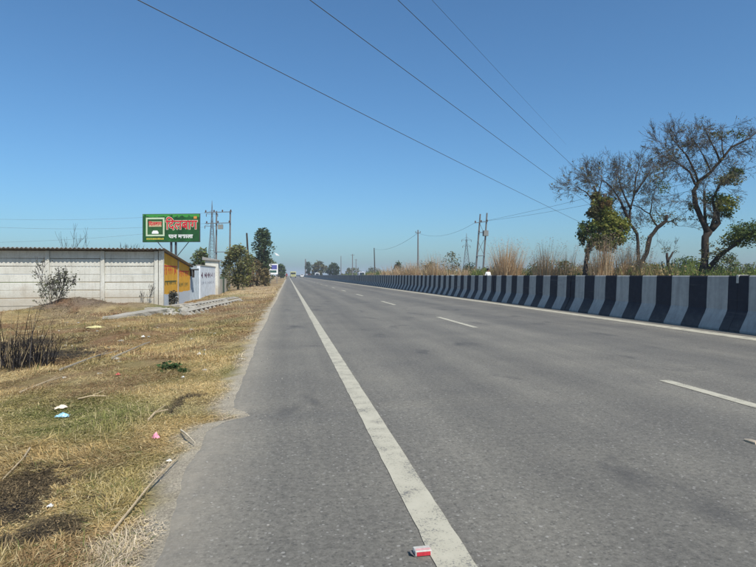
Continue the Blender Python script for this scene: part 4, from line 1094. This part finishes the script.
for k in range(46):
    y = rr.uniform(2.0, 9.0); x = float(edge_x(y)) + rr.uniform(-.28, .45) ** 1; s = rr.uniform(.003, .008)
    z = 0 if x > float(edge_x(y)) else float(gz(x, y))
    rock(Vector((x, y, z + s * .3)), (s * 1.2, s, s * .7), 'tiny loose stone along the crumbling left edge of the road', GRIT if k % 3 else GRITD, 500 + k, 'road_pebble', 'pebbles along the road edge')
# dry sticks lying in the grass
def stick(pa, pb, r, label, m, lift=.03, k=0):
    a = on_ground(*pa, lift); b = on_ground(*pb, lift); c = a.lerp(b, .5) + Vector((random.uniform(-.03, .03), random.uniform(-.03, .03), .02)); 
    mb = MB().tube([Vector((0, 0, 0)), c - a, b - a], [r, r * .8, r * .5], 5)
    d = (b - a); p = (c - a); mb.tube([p, p + d * .22 + Vector((.04, .05, .03))], [r * .5, r * .25], 4)
    return tag(mb.build('dry_stick', m, None, a), label, 'stick', 'dry sticks in the grass')
STK = mat('bleached_stick', (.42, .33, .21), .9, .25, 12, .3, 40); STKP = mat('pale_stick', (.55, .47, .34), .9, .2, 12, .3, 40)
stick((110, 541), (179, 461), .006, 'longest thin dry stalk lying towards the road edge', STK)
stick((181, 434), (195, 447), .008, 'pale short stick lying next to the burnt patch near the road edge', STKP)
stick((148, 424), (168, 413), .010, 'tan stick end poking out of the burnt patch near the road edge', STK)
stick((30, 452), (3, 484), .006, 'bent dry stalk at the left picture edge', STK)
stick((78, 402), (106, 399), .010, 'tan twig right behind the blue litter', STK)
stick((112, 360), (150, 344), .016, 'long grey stick lying across the brown grass further up', mat('grey_stick', (.30, .26, .2), .9, .2, 12, .3, 40))
stick((60, 372), (118, 352), .014, 'second long grey stick left of the first further up', mat('grey_stick', (.30, .26, .2)))
stick((20, 395), (60, 380), .010, 'thin stick in the grass below the burnt shrub', STK)

# litter
def crumple(name, loc, sx_, sy, sz, m, label, seed, rz=0, cat='litter', n=7):
    r = np.random.default_rng(seed); v = []; f = []
    for i in range(n):
        for j in range(n):
            u, w = i / (n - 1) - .5, j / (n - 1) - .5
            zz = sz * (1 - (2 * abs(u)) ** 2) * (1 - (2 * abs(w)) ** 2) + r.uniform(-.22, .22) * sz + (.25 * sz * math.sin(9 * u + 5 * w))
            v.append((u * sx_ * r.uniform(.88, 1.08), w * sy * r.uniform(.85, 1.1), max(zz, .002)))
    for i in range(n - 1):
        for j in range(n - 1): a = i * n + j; f.append((a, a + 1, a + n + 1, a + n))
    m_ = MB(); m_.v = v; m_.f = f; o = m_.build(name, m, None, loc)
    s_ = o.modifiers.new('thick', 'SOLIDIFY'); s_.thickness = .0015
    o.rotation_euler = (0, 0, rz); return tag(o, label, cat)
BLU = mat('blue_plastic', (.28, .52, .68), .35, .35, 25, 0, 30, .5); CRW = mat('cream_paper', (.70, .60, .48), .7, .2, 20, 0); PNK = mat('pink_plastic', (.75, .28, .36), .4, .25, 25, 0, 30, .5)
WPL = mat('white_plastic', (.58, .57, .53), .4, .15, 25, 0, 30, .5); YPL = mat('yellow_plastic', (.55, .50, .24), .5, .2, 12, 0); REDL = mat('red_wrapper', (.38, .07, .05), .45, .25, 25, 0, 30, .5)
crumple('plastic_bag', on_ground(62.5, 417, .01), .12, .09, .03, BLU, 'crumpled light blue plastic bag lying in the dry grass', 1, .2)
crumple('paper_scrap', on_ground(61, 410, .015), .11, .06, .03, CRW, 'cream paper scrap just behind the blue plastic bag', 2, .4)
crumple('wrapper', on_ground(155.5, 440, .015), .045, .06, .035, PNK, 'pink wrapper standing in the grass near the road edge', 3, .6)
crumple('plastic_sheet', on_ground(95, 328.5, .02), .42, .3, .05, YPL, 'yellow plastic sheet on the grass in front of the mound', 4, .2)
crumple('wrapper', on_ground(118, 376, .015), .06, .05, .02, REDL, 'small red wrapper in the brown grass', 5, .3)
crumple('paper_scrap', on_ground(199, 356, .02), .07, .06, .03, WPL, 'white scrap in the straw grass halfway to the shed', 6, .3)
crumple('paper_scrap', on_ground(143, 341, .02), .08, .06, .03, WPL, 'small white scrap in the brown grass left of the other white scrap', 7, .1)
crumple('paper_scrap', on_ground(50, 509, .012), .028, .024, .014, WPL, 'tiny white scrap on the burnt patch in the lower left', 8, .1)
crumple('paper_scrap', on_ground(169, 463, .012), .035, .02, .012, WPL, 'tiny white scrap beside the longest dry stalk', 9, .1)
crumple('paper_scrap', on_ground(183, 379, .02), .035, .03, .015, WPL, 'white speck of litter near the green weeds', 10, .1)
crumple('paper_scrap', on_ground(241, 360, .012), .12, .03, .012, WPL, 'white strip of litter on the sandy road edge', 12, -.2)
# green weeds
for k, (px, py, h, n, lb) in enumerate(((170, 370, .085, 45, 'left larger dark green weed in the verge grass'), (183, 373, .05, 22, 'right smaller dark green weed in the verge grass'))):
    b = on_ground(px, py); t = thing('green_weed', b, lb, 'weed', 'green weeds'); r = np.random.default_rng(k)
    st = MB()
    for q in range(9): st.tube([(0, 0, -.02), tuple(r.uniform(-.5, .5, 2) * h * 1.4) + (h * .8,)], [.004, .002], 3)
    st.build('stem', mat('green_stem', (.10, .13, .05), .8), t)
    P = r.normal(size=(n * 3, 3)) * np.array([h * .75, h * .75, h * .28]) + np.array([0, 0, h * .55])
    link('foliage', leaf_mesh('foliage', P, .055, pal(len(P), [(.045, .085, .025), (.06, .11, .035), (.035, .06, .02)], k), k, .55), t)

# ================================================================== THINGS ON THE ROAD
# red and white carton
cp = Vector((.415, 2.275, .004))
ct = thing('cigarette_box', G(422.5, F * H / (554 - 275), 0), 'small crushed red and white carton lying left of the white edge line', 'box')
WCARD = mat('white_card', (.46, .44, .40), .6, .15, 60, 0); RCARD = mat('red_card', (.48, .035, .05), .5, .2, 60, 0)
ct.rotation_euler = (0, 0, R(2))
MB().box((-.036, -.022, .002), (.034, .022, .024)).build('carton', WCARD, ct, bevel=.002)
MB().box((-.030, -.0232, .004), (.028, -.0222, .0195)).build('red_print', RCARD, ct)
MB().box((-.030, -.016, .0242), (.030, -.001, .0250)).build('red_print', mat('pale_red_card', (.60, .33, .32), .6, .2, 60, 0), ct)
m = MB(); m.v = [(-.036, -.022, .003), (-.036, .020, .003), (-.052, .024, .012), (-.054, -.016, .016)]; m.f = [(0, 1, 2, 3)]
fl = m.build('flap', mat('foil', (.16, .15, .15), .4, .3, 60, 0, 30, .5), ct); s_ = fl.modifiers.new('t', 'SOLIDIFY'); s_.thickness = .001
MB().box((-.0375, -.008, .010), (-.0362, .006, .020)).build('foil', WPL, ct)
# pale wooden splinter at the right edge
a = G(744.5, F * H / (440.5 - 275), .008); b = G(757, F * H / (444.5 - 275), .010)
sp = MB().tube([Vector((0, 0, 0)), (b - a) * .5, b - a], [.006, .016, .017], 6).build('wood_splinter', mat('fresh_wood', (.62, .50, .36), .8, .2, 20, .2), None, a)
tag(sp, 'pale wooden splinter on the asphalt at the right picture edge', 'splinter')
# far traffic
GLS = mat('dark_glass', (.02, .025, .03), .15, .1, 3, 0, 30, .6); TYR = mat('tyre', (.02, .02, .02), .9, .2, 5, .2, 30); LMP = mat('lamp_lens', (.7, .68, .6), .2, .05, 3, 0, 30, .6)
def wheels(t, xs, ys_, r, w):
    for y in ys_:
        for x in xs:
            wv = MB().tube([(x - w / 2, y, r), (x + w / 2, y, r)], r, 14).build('wheel', TYR, t); MB().tube([(x - w / 2 - .012, y, r), (x + w / 2 + .012, y, r)], r * .55, 10).build('rim', STEEL, wv)
def car(loc, label, c, name='car', rz=0, van=False):
    t = thing(name, loc, label, 'van' if van else 'car', rz=rz)
    pm_ = mat('paint_' + str(c), c, .35, .05, 2, 0, 30, .5)
    m = MB()
    side = [(-1.9, .3), (1.9, .3), (1.95, .75), (1.8, .95), (1.0, 1.02), (.45, 1.48), (-1.1, 1.5), (-1.75, 1.02), (-1.95, .8)] if not van else [(-2.1, .3), (2.1, .3), (2.15, .8), (1.95, 1.1), (1.5, 1.85), (-2.0, 1.95), (-2.12, 1.0)]
    m.prism(side, -.8, .8, 'x'); m.build('body', pm_, t, bevel=.06)
    for s_ in (-1, 1):
        MB().box((s_ * .815 - .01, -1.2 if not van else -1.6, 1.05 if not van else 1.2), (s_ * .815 + .01, .55 if not van else 1.3, 1.4 if not van else 1.65)).build('window', GLS, t)
        MB().box((s_ * .6 - .15, -2.0 if not van else -2.16, .68), (s_ * .6 + .15, -1.9, .82)).build('headlight', LMP, t)
    m = MB(); z0, z1, y0, y1 = (1.06, 1.44, -1.74, -1.16) if not van else (1.15, 1.8, -2.13, -2.05)
    m.v = [(-.65, y0 - .03, z0), (.65, y0 - .03, z0), (.6, y1 - .03, z1), (-.6, y1 - .03, z1)]; m.f = [(0, 1, 2, 3)]; m.build('windscreen', GLS, t)
    wheels(t, (-.75, .75), (-1.25, 1.25), .31, .2)
    return t
car(G(302, 270, 0), 'far pale car on the opposite road left of the white van', (.62, .62, .62))
car(G(309, 300, 0), 'far maroon car on the opposite road', (.25, .05, .06))
car(G(317, 215, 0), 'far white van on the opposite road below the dusty olive tree', (.75, .76, .76), 'van', 0, True)
car(G(361, 150, 0), 'far pale van on the opposite road near the pale distant pole', (.55, .56, .6), 'van', 0, True)
def truck(loc, label, c):
    t = thing('truck', loc, label, 'truck'); pm_ = mat('truck_paint', c, .5, .15, 2, 0, 30, .4)
    MB().prism([(-3.0, .6), (-1.2, .6), (-1.2, 2.5), (-2.6, 2.5), (-3.0, 1.6)], -1.1, 1.1, 'x').build('cab', pm_, t, bevel=.05)
    MB().box((-1.15, -1.1, .9), (1.15, 3.4, 2.6)).build('cargo_body', mat('cargo_green', (.30, .34, .16), .7, .2, 2, 0), t)
    MB().box((-.95, -3.06, 1.5), (.95, -2.62, 2.2)).build('windscreen', GLS, t)
    MB().box((-1.1, -3.1, .5), (1.1, -2.98, .85)).build('bumper', pm_, t)
    for s_ in (-1, 1): MB().box((s_ * .8 - .15, -3.14, .95), (s_ * .8 + .15, -3.0, 1.2)).build('headlight', LMP, t)
    wheels(t, (-.95, .95), (-2.1, 2.3), .48, .3); return t
truck(G(293.2, 235, 0), 'far yellow green truck coming along the road at the vanishing point', (.34, .33, .14))

# people: one continuous skinned figure each
SKIN = mat('skin', (.20, .11, .07), .6, .1, 4, 0)
def person(loc, label, shirt, trousers, rz, s=1.0, walk=.16):
    t = thing('person', loc, label, 'person', rz=rz); t.scale = (s, s, s)
    J = {'pel': (0, 0, .93, .15, .11), 'spi': (0, 0, 1.15, .145, .10), 'che': (0, .01, 1.36, .17, .11), 'nec': (0, .01, 1.49, .055, .055), 'hed': (0, -.01, 1.60, .075, .09), 'top': (0, 0, 1.70, .055, .06)}
    for q, sg in (('l', -1), ('r', 1)):
        J.update({'sh' + q: (sg * .19, 0, 1.41, .065, .065), 'el' + q: (sg * .25, .02 - sg * .05, 1.13, .045, .045), 'wr' + q: (sg * .26, -.06 - sg * .08, .88, .032, .032), 'ha' + q: (sg * .26, -.09 - sg * .09, .79, .036, .022),
                  'hi' + q: (sg * .10, 0, .88, .10, .10), 'kn' + q: (sg * .10, -.04 - sg * walk * .5, .48, .062, .062), 'an' + q: (sg * .10, sg * walk, .09, .042, .042), 'to' + q: (sg * .11, sg * walk - .17, .035, .04, .03)})
    E = [('pel', 'spi'), ('spi', 'che'), ('che', 'nec'), ('nec', 'hed'), ('hed', 'top')]
    for q in 'lr': E += [('che', 'sh' + q), ('sh' + q, 'el' + q), ('el' + q, 'wr' + q), ('wr' + q, 'ha' + q), ('pel', 'hi' + q), ('hi' + q, 'kn' + q), ('kn' + q, 'an' + q), ('an' + q, 'to' + q)]
    nm = list(J); me = bpy.data.meshes.new('body'); me.from_pydata([J[n][:3] for n in nm], [(nm.index(a), nm.index(b)) for a, b in E], [])
    o = link('body', me, t)
    sk = o.modifiers.new('skin', 'SKIN'); sk.use_smooth_shade = True
    for i, n in enumerate(nm): me.skin_vertices[0].data[i].radius = J[n][3:]; me.skin_vertices[0].data[i].use_root = (n == 'pel')
    o.modifiers.new('sub', 'SUBSURF').levels = 2; o.modifiers['sub'].render_levels = 2
    k = NT(bpy.data.materials.new('person_cloth')); so = k.new('ShaderNodeSeparateXYZ'); k.link(k.obj(), so.inputs[0]); z = so.outputs[2]
    ax = k.math('ABSOLUTE', so.outputs[0])
    c = k.mix(k.math('LESS_THAN', z, .95), shirt, trousers); c = k.mix(k.math('GREATER_THAN', z, 1.475), c, (.20, .11, .07))
    c = k.mix(k.math('MULTIPLY', k.math('GREATER_THAN', ax, .215), k.math('LESS_THAN', z, .93)), c, (.20, .11, .07)); c = k.mix(k.math('LESS_THAN', z, .07), c, (.03, .025, .02))
    k.base(c, .8, .2); me.materials.append(k.m)
    bm_ = bmesh.new(); bmesh.ops.create_uvsphere(bm_, u_segments=12, v_segments=8, radius=1)
    for v in bm_.verts: v.co = Vector((v.co.x * .092, v.co.y * .11 + .018, v.co.z * .10 + 1.665))
    hm = bpy.data.meshes.new('hair'); bm_.to_mesh(hm); bm_.free(); hm.materials.append(mat('black_hair', (.012, .010, .009), .6, .2, 20, .2)); link('hair', hm, t)
    return t
person(G(488, 40, -.004), 'person in white shirt whose head and shoulders show above the barrier', (.72, .72, .70), (.08, .08, .10), R(25), .93)
person(G(286.6, 150, float(gz(-.9, 150)) + .03), 'far small figure in dark red on the left road edge near the vanishing point', (.22, .03, .03), (.10, .08, .08), 0)

# roadside board and white kite on the left far side
sb = G(273.5, 85, -.3); t = thing('roadside_board', sb, 'white board with blue and dark bands on posts by the far left trees', 'sign', rz=-TH)
z0, z1 = W(0, 276, 85).z + .3, W(0, 264, 85).z + .3; hw = .66
for x in (-.5, .5): MB().tube([(x, .06, -.2), (x, .06, z1)], .05, 6).build('post', STEEL, t)
MB().box((-hw, -.03, z0 + .25), (hw, .03, z1)).build('panel', WHI, t)
MB().box((-hw * .5, -.04, z1 - .8), (hw * .8, -.031, z1 - .15)).build('blue_band', mat('board_blue', (.10, .11, .32), .5, .3, 2, 0), t)
MB().box((-hw * .8, -.04, z0 + .5), (hw * .7, -.031, z0 + .85)).build('dark_band', mat('board_green', (.04, .10, .09), .5, .4, 3, 0), t)
kp = W(277, 254.5, 120); t = thing('paper_kite', kp, 'small white kite floating in the sky right of the tall dark tree', 'kite')
m = MB(); m.v = [(-.62, 0, .42), (.02, .05, .16), (.62, 0, -.30), (-.12, .05, -.22)]; m.f = [(0, 1, 2, 3)]
o = m.build('sail', WHI, t); sm = o.modifiers.new('t', 'SOLIDIFY'); sm.thickness = .01
MB().tube([(-.62, -.012, .42), (.62, -.012, -.30)], .012, 4).build('spar', STK, t)

# ================================================================== HAZE
hz = MB().box((-1850, -450, -1.6), (1850, 2650, 17.5)).build('haze', None); stuff(hz)
hm = bpy.data.materials.new('haze_air'); hm.use_nodes = True; hn = hm.node_tree.nodes; hn.remove(hn['Principled BSDF'])
pv = hn.new('ShaderNodeVolumePrincipled'); pv.inputs['Color'].default_value = (.80, .88, 1, 1); pv.inputs['Density'].default_value = .0005; pv.inputs['Anisotropy'].default_value = 0.0
hm.node_tree.links.new(pv.outputs[0], hn['Material Output'].inputs['Volume']); hz.data.materials.clear(); hz.data.materials.append(hm)
